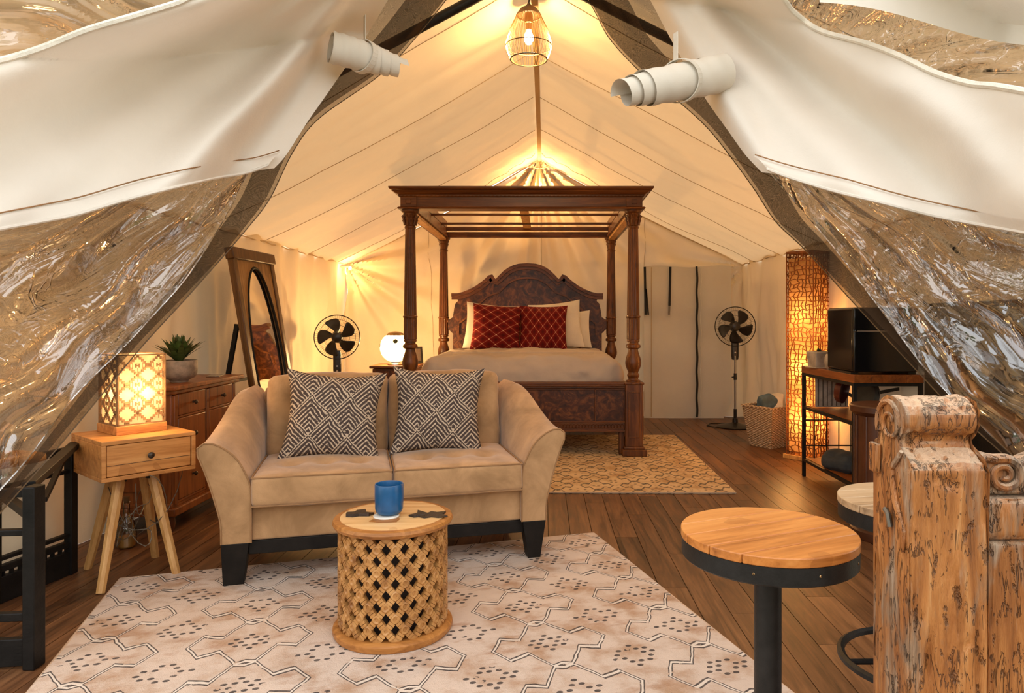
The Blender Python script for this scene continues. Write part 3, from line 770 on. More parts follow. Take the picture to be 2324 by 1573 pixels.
# rolled and tied canvas, one each side
def roll(root, a, b, r0, turns=3.2, flare=1.0):
    a, b = Vector(a), Vector(b); L = (b - a).length; d = (b - a).normalized()
    u = d.cross(Vector((0, 0, 1))).normalized(); w = u.cross(d)
    n = int(turns * 40); k = 26
    def fn(s, t):
        th = turns * 2 * PI * s; r = r0 * (0.62 + 0.38 * s) + 0.002 * math.sin(t * 30 + th)
        ln = L * (1 - 0.035 * (s * turns)) if t > 0.5 else 0
        q = t * (L - 0.055 * s * turns * (r0 / 0.08)) ; rr = r * (1 + 0.10 * math.sin(q * 5 + 1) * (1 - t)) + 0.006 * nz(th * 0.6, q * 9, 3) * (1.4 - t)
        p = a + d * q + (u * math.cos(th) + w * math.sin(th)) * rr
        return tuple(p - root.location)
    MB().grid(fn, n, k).build('rolled_canvas', 'canvas_roll', root, smooth=70)
    c = a + d * (L * 0.42); ring = []
    for j in range(29):
        t = 2 * PI * j / 28; ring.append(c + d * (0.035 * math.cos(t)) + (u * math.cos(t) + w * math.sin(t)) * (r0 * 1.09) - root.location)
    s = MB()
    for i in range(28): s.bar(ring[i], ring[i + 1], 0.028, 0.004, up=(ring[i] - (c - root.location)).normalized())
    s.build('tie_strap', 'canvas_roll', root)
    top = c + (u * 0 + w) * r0; s2 = MB().bar(top - root.location, top - root.location + Vector((0, 0, 0.12)), 0.028, 0.003, up=d); s2.build('hanging_strap', 'canvas_roll', root)
a, b = W(1640, 165, 2.95), W(1400, 212, 2.72)
roll(thing('canvas_roll', 'rolled and tied cream canvas poking out beside the right door flap', 'canvas roll', tuple(a)), a, b, 0.078)
a, b = W(750, 108, 3.05), W(922, 156, 3.22)
roll(thing('canvas_roll', 'rolled and tied cream canvas poking out beside the left door flap', 'canvas roll', tuple(a)), a, b, 0.066)
# ------------------------------------------------------------------ rugs
def rug(name, mat, cx, cy, rz, w, l, label, thick=0.014):
    def top(u, v):
        x, y = (u - .5) * w, (v - .5) * l; return (x, y, thick + 0.0025 * nz(x * 3, y * 3, w))
    b = MB().grid(top, 60, 80)
    n = 60
    for (p, q) in (((0, 0), (1, 0)), ((1, 0), (1, 1)), ((1, 1), (0, 1)), ((0, 1), (0, 0))):
        def ed(u, v, p=p, q=q):
            a = top(p[0] + (q[0] - p[0]) * u, p[1] + (q[1] - p[1]) * u); return (a[0], a[1], a[2] * v)
        b.grid(ed, n, 1)
    o = b.build(name, mat, smooth=50, loc=(cx, cy, 0.001), rot=(0, 0, rz))
    loop = [((-w / 2) + w * i / 20, -l / 2, thick * 0.6) for i in range(20)] + [(w / 2, -l / 2 + l * i / 20, thick * 0.6) for i in range(20)] + [(w / 2 - w * i / 20, l / 2, thick * 0.6) for i in range(20)] + [(-w / 2, l / 2 - l * i / 20, thick * 0.6) for i in range(20)]
    MB().tube(loop, 0.006, 6, closed=True).build('bound_edge', 'rug_edge', o)
    return tag(o, label, 'rug')
simple('rug_edge', srgb(190, 160, 132), 0.95)
a = R(17.2); RL = 3.3
rug('patterned_rug', 'rug_big', -0.896 + math.sin(a) * RL / 2, 3.785 - math.cos(a) * RL / 2, a, 2.49, RL, 'large cream rug with dark zigzag lines and dots under the drum side table')
rug('patterned_rug', 'rug_bed', -0.19, 6.42, R(-0.5), 3.22, 2.56, 'beige rug with faint dark tracery lying under the four-poster bed')

# ------------------------------------------------------------------ four-poster bed
BX0, BX1, BY0, BY1 = -1.268, 0.836, 6.57, 8.75; BC = (BX0 + BX1) / 2
bed = thing('four_poster_bed', 'dark carved wooden four-poster bed with open canopy frame and arched headboard', 'bed', (BC, BY0, 0.015))
def bl(x, y, z): return (x - BC, y - BY0, z - 0.015)
prof = [(0.066, 0.70), (0.066, 0.715), (0.050, 0.72), (0.046, 0.735), (0.055, 0.75), (0.058, 0.765), (0.050, 0.775), (0.046, 0.79), (0.060, 0.82), (0.072, 0.85), (0.075, 0.88), (0.070, 0.92),
        (0.056, 0.96), (0.047, 0.99), (0.045, 1.01), (0.066, 1.02), (0.070, 1.035), (0.066, 1.05), (0.050, 1.06), (0.050, 1.075), (0.060, 1.08), (0.060, 1.095), (0.052, 1.10)]
fl0 = [None] * len(prof)
for z in (1.10, 1.12, 1.28, 1.30): prof.append((0.062, z)); fl0.append(14)
for r, z in ((0.062, 1.302), (0.068, 1.306), (0.068, 1.32), (0.061, 1.325)): prof.append((r, z)); fl0.append(None)
for i in range(9): prof.append((0.060 - 0.013 * i / 8, 1.33 + 0.80 * i / 8)); fl0.append(14)
for r, z in ((0.046, 2.14), (0.053, 2.15), (0.053, 2.162), (0.046, 2.17), (0.050, 2.20), (0.062, 2.235), (0.056, 2.245), (0.068, 2.275), (0.064, 2.285), (0.078, 2.295), (0.082, 2.305), (0.082, 2.318)): prof.append((r, z)); fl0.append(None)
for (x, y) in ((BX0, BY0), (BX1, BY0), (BX0, BY1), (BX1, BY1)):
    cap = 0.035 if y == BY0 else 0.0
    p = MB().lathe(prof, 84, Matrix.Translation(bl(x, y, 0.0)), flute=fl0).build('bed_post', 'walnut_z', bed, smooth=38)
    q = MB().box(bl(x, y, 0.39), (0.165, 0.165, 0.59)).box(bl(x, y, 0.045), (0.23, 0.23, 0.06)).box(bl(x, y, 0.085), (0.195, 0.195, 0.03)).box(bl(x, y, 0.69), (0.185, 0.185, 0.022))
    q.build('post_base', 'walnut_z', p, bevel=0.008)
    r_ = MB()
    for sg, ax in ((-1, 'y'), (-1, 'x'), (1, 'x')):
        for (dx, dz, w_, h_) in ((0, 0.21, 0.105, 0.01), (0, -0.21, 0.105, 0.01), (0.052, 0, 0.01, 0.42), (-0.052, 0, 0.01, 0.42)):
            if ax == 'y': r_.box(bl(x + dx, y + sg * 0.085, 0.40 + dz), (w_, 0.01, h_))
            else: r_.box(bl(x + sg * 0.085, y + dx, 0.40 + dz), (0.01, w_, h_))
    r_.build('base_moulding', 'walnut_z', p, bevel=0.003)
# leaves of the capitals
for (x, y) in ((BX0, BY0), (BX1, BY0)):
    lf = MB()
    for k in range(10):
        t = 2 * PI * k / 10; c_, s_ = math.cos(t), math.sin(t)
        for rr, zz, h_ in ((0.052, 2.175, 0.05), (0.060, 2.215, 0.05)):
            lf.tube([bl(x + c_ * rr, y + s_ * rr, zz), bl(x + c_ * (rr + 0.006), y + s_ * (rr + 0.006), zz + h_ * 0.6), bl(x + c_ * (rr + 0.020), y + s_ * (rr + 0.020), zz + h_)], [0.011, 0.009, 0.006], 6)
    lf.build('capital_leaves', 'walnut_z', bed)
# cornice: moulded profile run round the rectangle with mitred corners
def ring_sweep(profile, x0, x1, y0, y1, mb):
    profile = [(o, z) for o, z in profile]; y1 = y1 - 0.0
    P_ = []
    for (o, z) in profile: P_.append([(x0 - o, y0 - o, z), (x1 + o, y0 - o, z), (x1 + o, y1 + o, z), (x0 - o, y1 + o, z)])
    n = len(P_); vs = [q for ring in P_ for q in ring]; fs = []
    for i in range(n):
        for k in (0, 1, 3): fs.append((i * 4 + k, i * 4 + (k + 1) % 4, ((i + 1) % n) * 4 + (k + 1) % 4, ((i + 1) % n) * 4 + k))
    mb.add(vs, fs); return mb
x0, x1, y0, y1 = BX0, BX1, BY0, BY1
e_ = 0.085
ring_sweep([tuple((o, z - 0.015)) for o, z in ((-0.06, 2.318), (e_ + 0.012, 2.318), (e_ + 0.018, 2.326), (e_ + 0.012, 2.336), (e_, 2.34), (-0.06, 2.34))], x0 - BC, x1 - BC, 0, y1 - y0, MB()).build('lower_moulding', 'walnut', bed, smooth=30)
ring_sweep([tuple((o, z - 0.015)) for o, z in ((-0.045, 2.34), (e_ - 0.01, 2.34), (e_ - 0.01, 2.43), (-0.045, 2.43))], x0 - BC, x1 - BC, 0, y1 - y0, MB()).build('frieze', 'walnut', bed, smooth=30)
ring_sweep([tuple((o, z - 0.015)) for o, z in ((-0.05, 2.43), (e_ + 0.0, 2.43), (e_ + 0.008, 2.44), (e_ + 0.008, 2.45), (e_ + 0.02, 2.455), (e_ + 0.05, 2.475), (e_ + 0.055, 2.485), (e_ + 0.075, 2.49), (e_ + 0.085, 2.50), (e_ + 0.085, 2.515), (-0.05, 2.515))], x0 - BC, x1 - BC, 0, y1 - y0, MB()).build('cornice', 'walnut', bed, smooth=30)
dn = MB()
for i in range(60): dn.box(bl(x0 - 0.07 + (x1 - x0 + 0.14) * i / 59, y0 - e_ - 0.004, 2.443), (0.016, 0.014, 0.012))
dn.build('dentil_row', 'walnut', bed, kind='stuff')
for x in (x0, x1): MB().box(bl(x, y0 - 0.076, 2.385), (0.15, 0.03, 0.088)).box(bl(x, y0 - 0.094, 2.385), (0.045, 0.014, 0.045)).build('corner_block', 'walnut', bed, bevel=0.003)
for x in (x0, x1): MB().box(bl(x, (y0 + y1) / 2, 2.30), (0.075, y1 - y0 - 0.14, 0.035)).build('side_rail', 'acacia_z', bed, bevel=0.004)
for yy, zz_, h_ in ((7.55, 2.425, 0.022), (8.25, 2.425, 0.022), (8.68, 2.420, 0.045), (8.75, 2.352, 0.07)): MB().box(bl(BC, yy, zz_), (x1 - x0 - 0.03, 0.045, h_)).build('canopy_slat', 'walnut', bed, bevel=0.003)
MB().box(bl(BC, (y0 + y1) / 2, 2.435), (0.095, y1 - y0, 0.022)).build('centre_slat', 'acacia_z', bed, bevel=0.003)
# footboard
m = Mat('walnut_burl'); c = m.coord(); v = m.noise(c, 7, 7, 0.62, 2.2)
cc = m.ramp(v, [(0.34, srgb(36, 16, 7)), (0.5, srgb(74, 38, 18)), (0.64, srgb(116, 68, 34))])
M['walnut_burl'] = m.done(m.P(cc, 0.36, 0, None, 0.4))
fb = MB().box(bl(BC, y0, 0.46), (x1 - x0 - 0.14, 0.05, 0.44)).build('footboard', 'walnut_burl', bed, bevel=0.003)
t = MB().box(bl(BC, y0 - 0.01, 0.688), (x1 - x0 - 0.15, 0.12, 0.024)).box(bl(BC, y0 - 0.01, 0.668), (x1 - x0 - 0.15, 0.10, 0.018)).box(bl(BC, y0 - 0.02, 0.65), (x1 - x0 - 0.15, 0.05, 0.02)); t.build('top_cap', 'walnut', fb, bevel=0.005)
t = MB().box(bl(BC, y0 - 0.03, 0.285), (x1 - x0 - 0.16, 0.03, 0.075)).box(bl(BC, y0 - 0.035, 0.245), (x1 - x0 - 0.16, 0.05, 0.02)).box(bl(BC, y0 - 0.035, 0.328), (x1 - x0 - 0.16, 0.045, 0.012)); t.build('carved_rail', 'walnut', fb, bevel=0.003)
cv = MB()
for i in range(64):
    x = x0 + 0.11 + (x1 - x0 - 0.22) * i / 63; cv.tube([bl(x + 0.014 * math.cos(q), y0 - 0.047, 0.287 + 0.018 * math.sin(q)) for q in [k * PI / 4 for k in range(8)]], 0.003, 4, closed=True)
cv.build('carved_beads', 'walnut', fb, kind='stuff')
t = MB()
for x in (x0 + 0.36, BC, x1 - 0.36): t.box(bl(x, y0 - 0.030, 0.485), (0.012, 0.012, 0.30))
t.box(bl(BC, y0 - 0.03, 0.63), (x1 - x0 - 0.16, 0.012, 0.012)); t.build('panel_beading', 'walnut', fb, bevel=0.002)
for x in (x0, x1):
    MB().box(bl(x, (y0 + y1) / 2, 0.45), (0.05, y1 - y0 - 0.15, 0.36)).build('bed_rail', 'walnut', bed, bevel=0.005)
    MB().box(bl(x + (0.11 if x < 0 else -0.11), y0 + 0.02, 0.14), (0.05, 0.05, 0.25)).build('support_leg', 'walnut_z', bed, bevel=0.004)
# headboard
hb_px = [(1028, 800), (1028, 757), (1017, 746), (1017, 727), (1028, 720), (1031, 701), (1034, 689), (1040, 683), (1037, 676), (1026, 670), (1040, 670), (1053, 667), (1068, 661), (1083, 653), (1094, 645), (1104, 637), (1112, 629), (1116, 627),
         (1120, 634), (1127, 638), (1136, 629), (1146, 619), (1156, 612), (1166, 607), (1178, 603.5), (1197, 602)]
CXB = (CX + BC / 8.70 * FPX)
half = [(W(p, q, 8.70).x - BC + (0), W(p, q, 8.70).z - 0.015) for p, q in hb_px]
sft = half[-1][0]
half = [(x - sft * 0 if True else x, z) for x, z in half]; half[-1] = (0.0, half[-1][1])
outline = half + [(-x, z) for x, z in reversed(half[:-1])]
outline = [(outline[0][0], 0.35)] + outline + [(outline[-1][0], 0.35)]
hy = 8.68 - BY0
hd = MB().prism(list(reversed(outline)), hy, hy + 0.06).build('headboard', 'walnut_burl', bed, smooth=25, bevel=0.004)
topc = half[9:]; topc = topc + [(-x, z) for x, z in reversed(topc[:-1])]
def offset_curve(c, d):
    out = []
    for i, p in enumerate(c):
        a, b = c[max(0, i - 1)], c[min(len(c) - 1, i + 1)]; t = Vector((b[0] - a[0], b[1] - a[1])); t.normalize(); out.append((p[0] - t.y * d * -1 * -1, p[1] + t.x * d))
    return out
def strip(c, d0, d1, ya, yb, name, par, mat='walnut'):
    A, B_ = offset_curve(c, d0), offset_curve(c, d1); mb = MB()
    for i in range(len(c) - 1):
        vs = [(A[i][0], ya, A[i][1]), (A[i + 1][0], ya, A[i + 1][1]), (B_[i + 1][0], ya, B_[i + 1][1]), (B_[i][0], ya, B_[i][1]), (A[i][0], yb, A[i][1]), (A[i + 1][0], yb, A[i + 1][1]), (B_[i + 1][0], yb, B_[i + 1][1]), (B_[i][0], yb, B_[i][1])]
        mb.add(vs, [(0, 1, 2, 3), (7, 6, 5, 4), (0, 4, 5, 1), (3, 2, 6, 7), (0, 3, 7, 4), (1, 5, 6, 2)])
    return mb.build(name, mat, par, smooth=50)
strip(topc, -0.018, 0.022, hy - 0.055, hy + 0.07, 'crest_moulding', hd)
strip(topc, -0.055, -0.018, hy - 0.028, hy, 'crest_step', hd)
inn = [(1040, 760), (1041, 735), (1058, 722), (1070, 705), (1085, 692), (1108, 672), (1132, 664), (1141, 655), (1152, 644), (1166, 636), (1180, 632), (1197, 631)]
ih = [(W(p, q, 8.66).x - BC, W(p, q, 8.66).z - 0.015) for p, q in inn]; ih[-1] = (0.0, ih[-1][1]); ic = ih + [(-x, z) for x, z in reversed(ih[:-1])]
strip(ic, -0.010, 0.012, hy - 0.030, hy, 'inner_moulding', hd)
# ears of the headboard reaching the posts
for s_ in (-1, 1):
    xx = s_ * (x1 - x0) / 2
    MB().tube([(xx - s_ * 0.05, hy + 0.03, 1.26), (xx - s_ * 0.12, hy + 0.03, 1.24), (xx - s_ * 0.17, hy + 0.03, 1.12), (xx - s_ * 0.15, hy + 0.03, 0.95), (xx - s_ * 0.17, hy + 0.03, 0.7)], 0.022, 8).build('side_scroll', 'walnut', hd)

duv = MB().cushion((1.94, 2.06, 0.42), 0.15, (0.02, 0.01, 0.035), n=90, wr=0.026, c=(0, 0, 0), seed=3)
du = duv.build('bed_cover', 'duvet', smooth=80, loc=(BC, 7.645, 0.715)); tag(du, 'taupe bed cover smoothed over the mattress of the four-poster bed', 'bedding')
seamx = MB().tube([(x, -0.80, 0.245) for x in [-0.7 + 0.1 * i for i in range(15)]], 0.004, 6).build('seam', 'duvet', du)

def pillow(name, mat, w, h, t, loc, rx, rz, label, cat, group=None, ry=0, pinch=0.07, seed=0, wr=0.006):
    o = MB().pillow(w, h, t, n=26, pinch=pinch, seed=seed, wr=wr).build(name, mat, smooth=80, merge=True)
    o.rotation_euler = (rx, ry, rz); o.location = loc
    ed = [(math.copysign(1, c_) * 0, 0, 0) for c_ in (1,)]
    return tag(o, label, cat, group)
pillow('cushion', 'red_wide', 0.58, 0.55, 0.20, (-0.555, 8.05, 1.195), R(-14), R(4), 'red cushion with wide pale diamond lattice, left of the pair on the bed', 'cushion', 'red cushions on the bed', ry=R(4), seed=2)
pillow('cushion', 'red_tall', 0.56, 0.54, 0.20, (-0.015, 8.05, 1.19), R(-14), R(-3), 'red cushion with tall narrow diamond lattice, right of the pair on the bed', 'cushion', 'red cushions on the bed', seed=5)
pillow('pillow', 'linen_white', 0.66, 0.56, 0.17, (-0.62, 8.27, 1.20), R(-10), R(3), 'cream pillow showing at the left behind the red cushions', 'pillow', 'cream pillows on the bed', ry=R(5), seed=8)
pillow('pillow', 'linen_white', 0.62, 0.57, 0.17, (0.135, 8.24, 1.215), R(-10), R(-3), 'cream pillow directly behind the right red cushion', 'pillow', 'cream pillows on the bed', ry=R(-6), seed=11)
pillow('pillow', 'linen_white', 0.60, 0.46, 0.15, (0.26, 8.43, 1.16), R(-9), R(-2), 'rearmost cream pillow poking out at the far right of the bed', 'pillow', 'cream pillows on the bed', ry=R(-3), seed=14)

# ------------------------------------------------------------------ sofa
sofa = thing('loveseat', 'tan suede two-seat sofa with tufted cushions and dark wooden base', 'sofa', (-0.762, 3.503, 0.016), R(15.1))
def arm(sg):
    st = []
    N = 26
    def sec(t):
        # outline (x,z) of the arm at depth t, inner bottom up and over to outer bottom
        y = 0.90 * t; k = t ** 1.15
        h = 0.685 + 0.195 * (0.5 - 0.5 * math.cos(PI * min(1, t * 1.15))); fl = 0.095 * (1 - k) ; xi = 0.665
        out = [(xi, 0.20), (xi, 0.36), (xi + 0.002, h - 0.22), (xi + 0.012 + fl * 0.15, h - 0.15), (xi + 0.03 + fl * 0.4, h - 0.075), (xi + 0.06 + fl * 0.75, h - 0.022), (xi + 0.095 + fl, h), (xi + 0.122 + fl * 1.1, h - 0.012),
               (xi + 0.138 + fl * 1.05, h - 0.045), (xi + 0.137 + fl * 0.8, h - 0.11), (xi + 0.135 + fl * 0.5, h - 0.20), (xi + 0.133 + fl * 0.2, h - 0.31), (0.80, 0.30), (0.797, 0.20)]
        return y, out
    mb = MB(); rings = []
    for j in range(N + 1):
        y, o = sec(j / N); c = resample(o, 30)
        rings.append([(sg * x, y, z) for x, z in c])
    n = 31; vs = [p for r_ in rings for p in r_]; fs = []
    for j in range(N):
        for i in range(n - 1):
            q = (j * n + i, j * n + i + 1, (j + 1) * n + i + 1, (j + 1) * n + i); fs.append(q if sg > 0 else q[::-1])
    fs.append(tuple(range(n)) if sg < 0 else tuple(reversed(range(n)))); fs.append(tuple(N * n + i for i in range(n)))
    mb.add(vs, fs); o = mb.build('arm', 'suede', sofa, smooth=50)
    MB().tube([(p[0] , p[1] - 0.001, p[2]) for p in rings[0]], 0.0042, 6).build('piping', 'piping', o)
    return o
arm(-1); arm(1)
MB().box((0, 0.46, 0.285), (1.34, 0.86, 0.17)).build('seat_base', 'suede', sofa, bevel=0.012, seg=3)
MB().cushion((1.42, 0.17, 0.66), 0.06, (0, 0.01, 0.01), n=10, c=(0, 0.84, 0.55)).build('back_frame', 'suede', sofa, smooth=60)
for k, cxx in enumerate((-0.333, 0.333)):
    dim = [((2, 1), dx, dy) for dx in (-0.5, 0.0, 0.5) for dy in (-0.35, 0.35)]
    cs = MB().cushion((0.662, 0.74, 0.15), 0.028, (0, 0.008, 0.028), n=30, dim=dim, dr=0.04, dd=0.034, wr=0.003, c=(cxx, 0.33, 0.445), seed=k)
    o = cs.build('seat_cushion', 'suede', sofa, smooth=70)
    for zz in (0.514, 0.378):
        pts = []
        for (ax_, ay_) in ((-1, 1), (-1, -1), (1, -1), (1, 1)): pts.append((cxx + ax_ * 0.326, 0.33 + ay_ * 0.365, zz))
        full = []
        for a_, b_ in zip(pts[:-1], pts[1:]): full += [tuple(Vector(a_).lerp(Vector(b_), i / 8)) for i in range(8)]
        MB().tube(full + [pts[-1]], 0.0042, 6).build('piping', 'piping', o)
    dim = [((1, -1), dx, dy) for dx in (-0.45, 0.45) for dy in (-0.45, 0.45)]
    X = Matrix.Translation((cxx, 0.66, 0.708)) @ Matrix.Rotation(R(-9), 4, 'X')
    bc = MB().cushion((0.660, 0.20, 0.47), 0.045, (0, 0.04, 0.02), n=26, dim=dim, dr=0.05, dd=0.045, wr=0.008, seed=k + 4)
    o = bc.build('back_cushion', 'suede', sofa, smooth=70); o.matrix_local = X
    lp = [(sx * 0.295, -0.075, sz * 0.205) for sx, sz in ((-1, -1), (-1, 1), (1, 1), (1, -1))]
rail = MB().box((0, 0.05, 0.168), (1.36, 0.045, 0.065)).box((0, 0.86, 0.168), (1.36, 0.045, 0.065)).build('base_rail', 'black_wood', sofa, bevel=0.003)
for sx in (-1, 1):
    for y_, sy in ((0.048, -1), (0.85, 1)):
        x_ = sx * 0.735
        l = MB(); l.add([(x_ - 0.045 + sx * 0.012, y_ - 0.035, 0), (x_ + 0.035 + sx * 0.0, y_ - 0.035, 0), (x_ + 0.035, y_ + 0.035, 0), (x_ - 0.045 + sx * 0.012, y_ + 0.035, 0), (x_ - 0.064, y_ - 0.052, 0.2), (x_ + 0.060, y_ - 0.052, 0.2), (x_ + 0.060, y_ + 0.052, 0.2), (x_ - 0.064, y_ + 0.052, 0.2)],
              [(0, 3, 2, 1), (4, 5, 6, 7), (0, 1, 5, 4), (1, 2, 6, 5), (2, 3, 7, 6), (3, 0, 4, 7)]); l.build('leg', 'black_wood', sofa, bevel=0.003)
SM = Matrix.Translation(sofa.location) @ Matrix.Rotation(R(15.1), 4, 'Z')
p1 = SM @ Vector((-0.30, 0.385, 0.745)); p2 = SM @ Vector((0.27, 0.40, 0.75))
pillow('throw_pillow', 'chevron', 0.535, 0.50, 0.19, p1, R(-16), R(12), 'black and cream diamond-patterned throw pillow on the left sofa seat', 'cushion', 'patterned pillows on the sofa', ry=R(4), pinch=0.15, seed=21, wr=0.008)
pillow('throw_pillow', 'chevron', 0.525, 0.50, 0.19, p2, R(-14), R(9), 'black and cream diamond-patterned throw pillow on the right sofa seat', 'cushion', 'patterned pillows on the sofa', ry=R(2), pinch=0.15, seed=33, wr=0.008)

# ------------------------------------------------------------------ carved drum table
drum = thing('drum_side_table', 'carved wooden drum side table with pierced lattice sides', 'side table', (-0.622, 2.865, 0.017))
DR = 0.205
MB().lathe([(0.17, 0.0), (0.236, 0.0), (0.242, 0.012), (0.240, 0.024), (0.228, 0.034), (0.19, 0.036)], 64).build('base_ring', 'drum_rim', drum)
MB().lathe([(0.19, 0.428), (0.222, 0.428), (0.236, 0.434), (0.242, 0.446), (0.238, 0.458), (0.228, 0.463), (0.215, 0.461)], 64).build('rim', 'drum_rim', drum)
MB().lathe([(0.001, 0.44), (0.212, 0.44), (0.212, 0.4635), (0.205, 0.4655), (0.001, 0.4655)], 64, caps=False).build('tabletop', 'drum_top', drum)
NA, NR = 19, 9; z0, z1 = 0.034, 0.430; lat = MB()
def cyl(th, z, r): return Vector((r * math.cos(th), r * math.sin(th), z))
dz = (z1 - z0) / NR
ring_s = MB()
for j in range(NR + 1):
    for i in range(NA):
        off = 0.5 * (j % 2); t = 2 * PI * (i + off) / NA; z = z0 + dz * j
        # struts to the next row, left and right, thick flat carved bars
        if j < NR:
            for sg in (-1, 1):
                t2 = t + sg * PI / NA; n_ = cyl((t + t2) / 2, 0, 1)
                mid_ = cyl((t + t2) / 2, z + dz / 2, DR + 0.002); lat.bar(cyl(t, z, DR + 0.002), mid_, 0.022, 0.016, up=n_); lat.bar(mid_, cyl(t2, z + dz, DR + 0.002), 0.022, 0.016, up=n_)
                a_, b_ = cyl(t, z, DR + 0.011), cyl(t2, z + dz, DR + 0.011)
                lat.bar(a_.lerp(b_, 0.30), a_.lerp(b_, 0.48), 0.025, 0.010, up=n_); lat.bar(a_.lerp(b_, 0.52), a_.lerp(b_, 0.70), 0.025, 0.010, up=n_)
        # boss with an eye at every crossing
        if 0 < j < NR:
            nn = cyl(t, 0, 1); tt = Vector((-math.sin(t), math.cos(t), 0)); c_ = cyl(t, z, DR + 0.008)
            pts = []
            for k in range(8):
                q = 2 * PI * k / 8; pts.append(c_ + tt * (0.0125 * math.cos(q)) + Vector((0, 0, 0.0140 * math.sin(q))))
            ring_s.tube(pts, 0.0078, 6, closed=True)
lat.build('lattice', 'carved_wood', drum, smooth=30, kind='stuff'); ring_s.build('carved_bosses', 'carved_wood', drum, kind='stuff')
MB().lathe([(0.150, 0.034), (0.152, 0.43)], 40, caps=False).build('inner_tube', 'bark_dark', drum)

tz = 0.017 + 0.4655
cup = MB().lathe([(0.001, 0.002), (0.042, 0.002), (0.052, 0.010), (0.056, 0.022), (0.0575, 0.06), (0.0575, 0.118), (0.056, 0.1225), (0.052, 0.122), (0.051, 0.118), (0.050, 0.03), (0.001, 0.018)], 48, caps=False).build('mug', 'blue_glaze', loc=(-0.632, 2.83, tz + 0.012), smooth=60)
tag(cup, 'blue glazed handleless mug on the carved drum table', 'mug')
MB().lathe([(0.001, 0.085), (0.0508, 0.085)], 32, caps=False).build('coffee', 'bark_dark', cup)
co_ = MB().lathe([(0.001, 0), (0.05, 0), (0.052, 0.004), (0.05, 0.008), (0.001, 0.008)], 32, caps=False).build('coaster', 'paper_white', loc=(-0.640, 2.815, tz + 0.003)); tag(co_, 'pale round coaster under the blue mug', 'coaster')
def leafy(name, poly, loc, mat, label, th=0.006, rz=0):
    b = MB(); n = len(poly); ctr = (sum(p[0] for p in poly) / n, sum(p[1] for p in poly) / n)
    vs = [(x, y, 0.0) for x, y in poly] + [(x, y, th + 0.003 * math.sin(7 * x * 30)) for x, y in poly] + [(ctr[0], ctr[1], th + 0.004)]
    fs = [(i, (i + 1) % n, n + (i + 1) % n, n + i) for i in range(n)] + [(n + i, n + (i + 1) % n, 2 * n) for i in range(n)]
    b.add(vs, fs); o = b.build(name, mat, loc=loc, smooth=30, rot=(0, 0, rz)); return tag(o, label, 'ornament')
leafy('bark_piece', [(-0.075, -0.015), (-0.05, -0.035), (-0.03, -0.028), (-0.005, -0.045), (0.02, -0.03), (0.05, -0.04), (0.085, -0.02), (0.06, 0.0), (0.07, 0.03), (0.035, 0.018), (0.01, 0.03), (-0.01, 0.015), (-0.05, 0.05), (-0.045, 0.015)], (-0.478, 2.845, tz + 0.001), 'bark_dark', 'flat jagged dark brown piece right of the blue mug')
leafy('bark_piece', [(-0.05, -0.03), (-0.02, -0.035), (0.0, -0.02), (0.04, -0.02), (0.055, 0.01), (0.02, 0.02), (0.01, 0.045), (-0.02, 0.03), (-0.03, 0.005), (-0.055, 0.0)], (-0.755, 2.85, tz + 0.001), 'bark_dark', 'small jagged dark brown piece left of the blue mug', 0.010)
leafy('wood_slice', [(-0.06, -0.03), (-0.01, -0.045), (0.05, -0.035), (0.055, 0.01), (0.03, 0.04), (-0.03, 0.045)], (-0.635, 2.785, tz + 0.0005), 'drum_rim', 'small brown wooden slice sticking out from under the coaster', 0.003)

# ------------------------------------------------------------------ night table with drawer, left
nt_ = thing('drawer_side_table', 'light wooden side table with one drawer on four splayed legs', 'side table', (-2.10, 3.56, 0), R(50))
S = 0.215; ZT = 0.708; ZB = 0.515
MB().box((0, 0, ZT - 0.010), (0.43, 0.43, 0.020)).build('top_board', 'acacia', nt_, bevel=0.003)
MB().box((0, 0, ZB + 0.010), (0.43, 0.43, 0.020)).build('bottom_board', 'acacia', nt_, bevel=0.003)
for sx in (-1, 1): MB().box((sx * (S - 0.010), 0, (ZT + ZB) / 2), (0.020, 0.43, ZT - ZB - 0.040)).build('side_board', 'acacia_y' if 'acacia_y' in M else 'acacia', nt_, bevel=0.002)
MB().box((0, S - 0.01, (ZT + ZB) / 2), (0.39, 0.015, ZT - ZB - 0.04)).build('back_board', 'acacia', nt_)
dr = MB().box((0, -S + 0.014, (ZT + ZB) / 2), (0.383, 0.020, ZT - ZB - 0.046)).build('drawer', 'acacia', nt_, bevel=0.003)
MB().box((0, -S + 0.0035, 0.590), (0.38, 0.002, 0.0018)).build('board_joint', 'bark_dark', dr)
MB().lathe([(0.001, 0), (0.007, 0), (0.006, 0.010), (0.014, 0.018), (0.016, 0.024), (0.010, 0.030), (0.001, 0.031)], 20, Matrix.Translation((-0.005, -S + 0.004, 0.620)) @ Matrix.Rotation(R(90), 4, 'X'), caps=False).build('knob', 'dark_knob', dr)
for k, (fx, fy_) in enumerate(((-0.256, 0.03), (0.02, -0.30), (-0.005, 0.205), (0.26, -0.075))):
    a_ = Matrix.Rotation(R(-50), 4, 'Z') @ Vector((fx + 0.0, fy_, 0)); 
    top = a_ * 0.42; 
    b = MB().tube([(a_.x, a_.y, 0.0), (a_.x * 0.71, a_.y * 0.71, 0.26), (top.x, top.y, 0.516)], [0.020, 0.025, 0.027], 8); b.build('leg', 'acacia_z', nt_, smooth=25)
    MB().tube([(top.x, top.y, 0.485), (top.x, top.y, 0.517)], 0.029, 12).build('leg_bracket', 'black_metal', nt_)

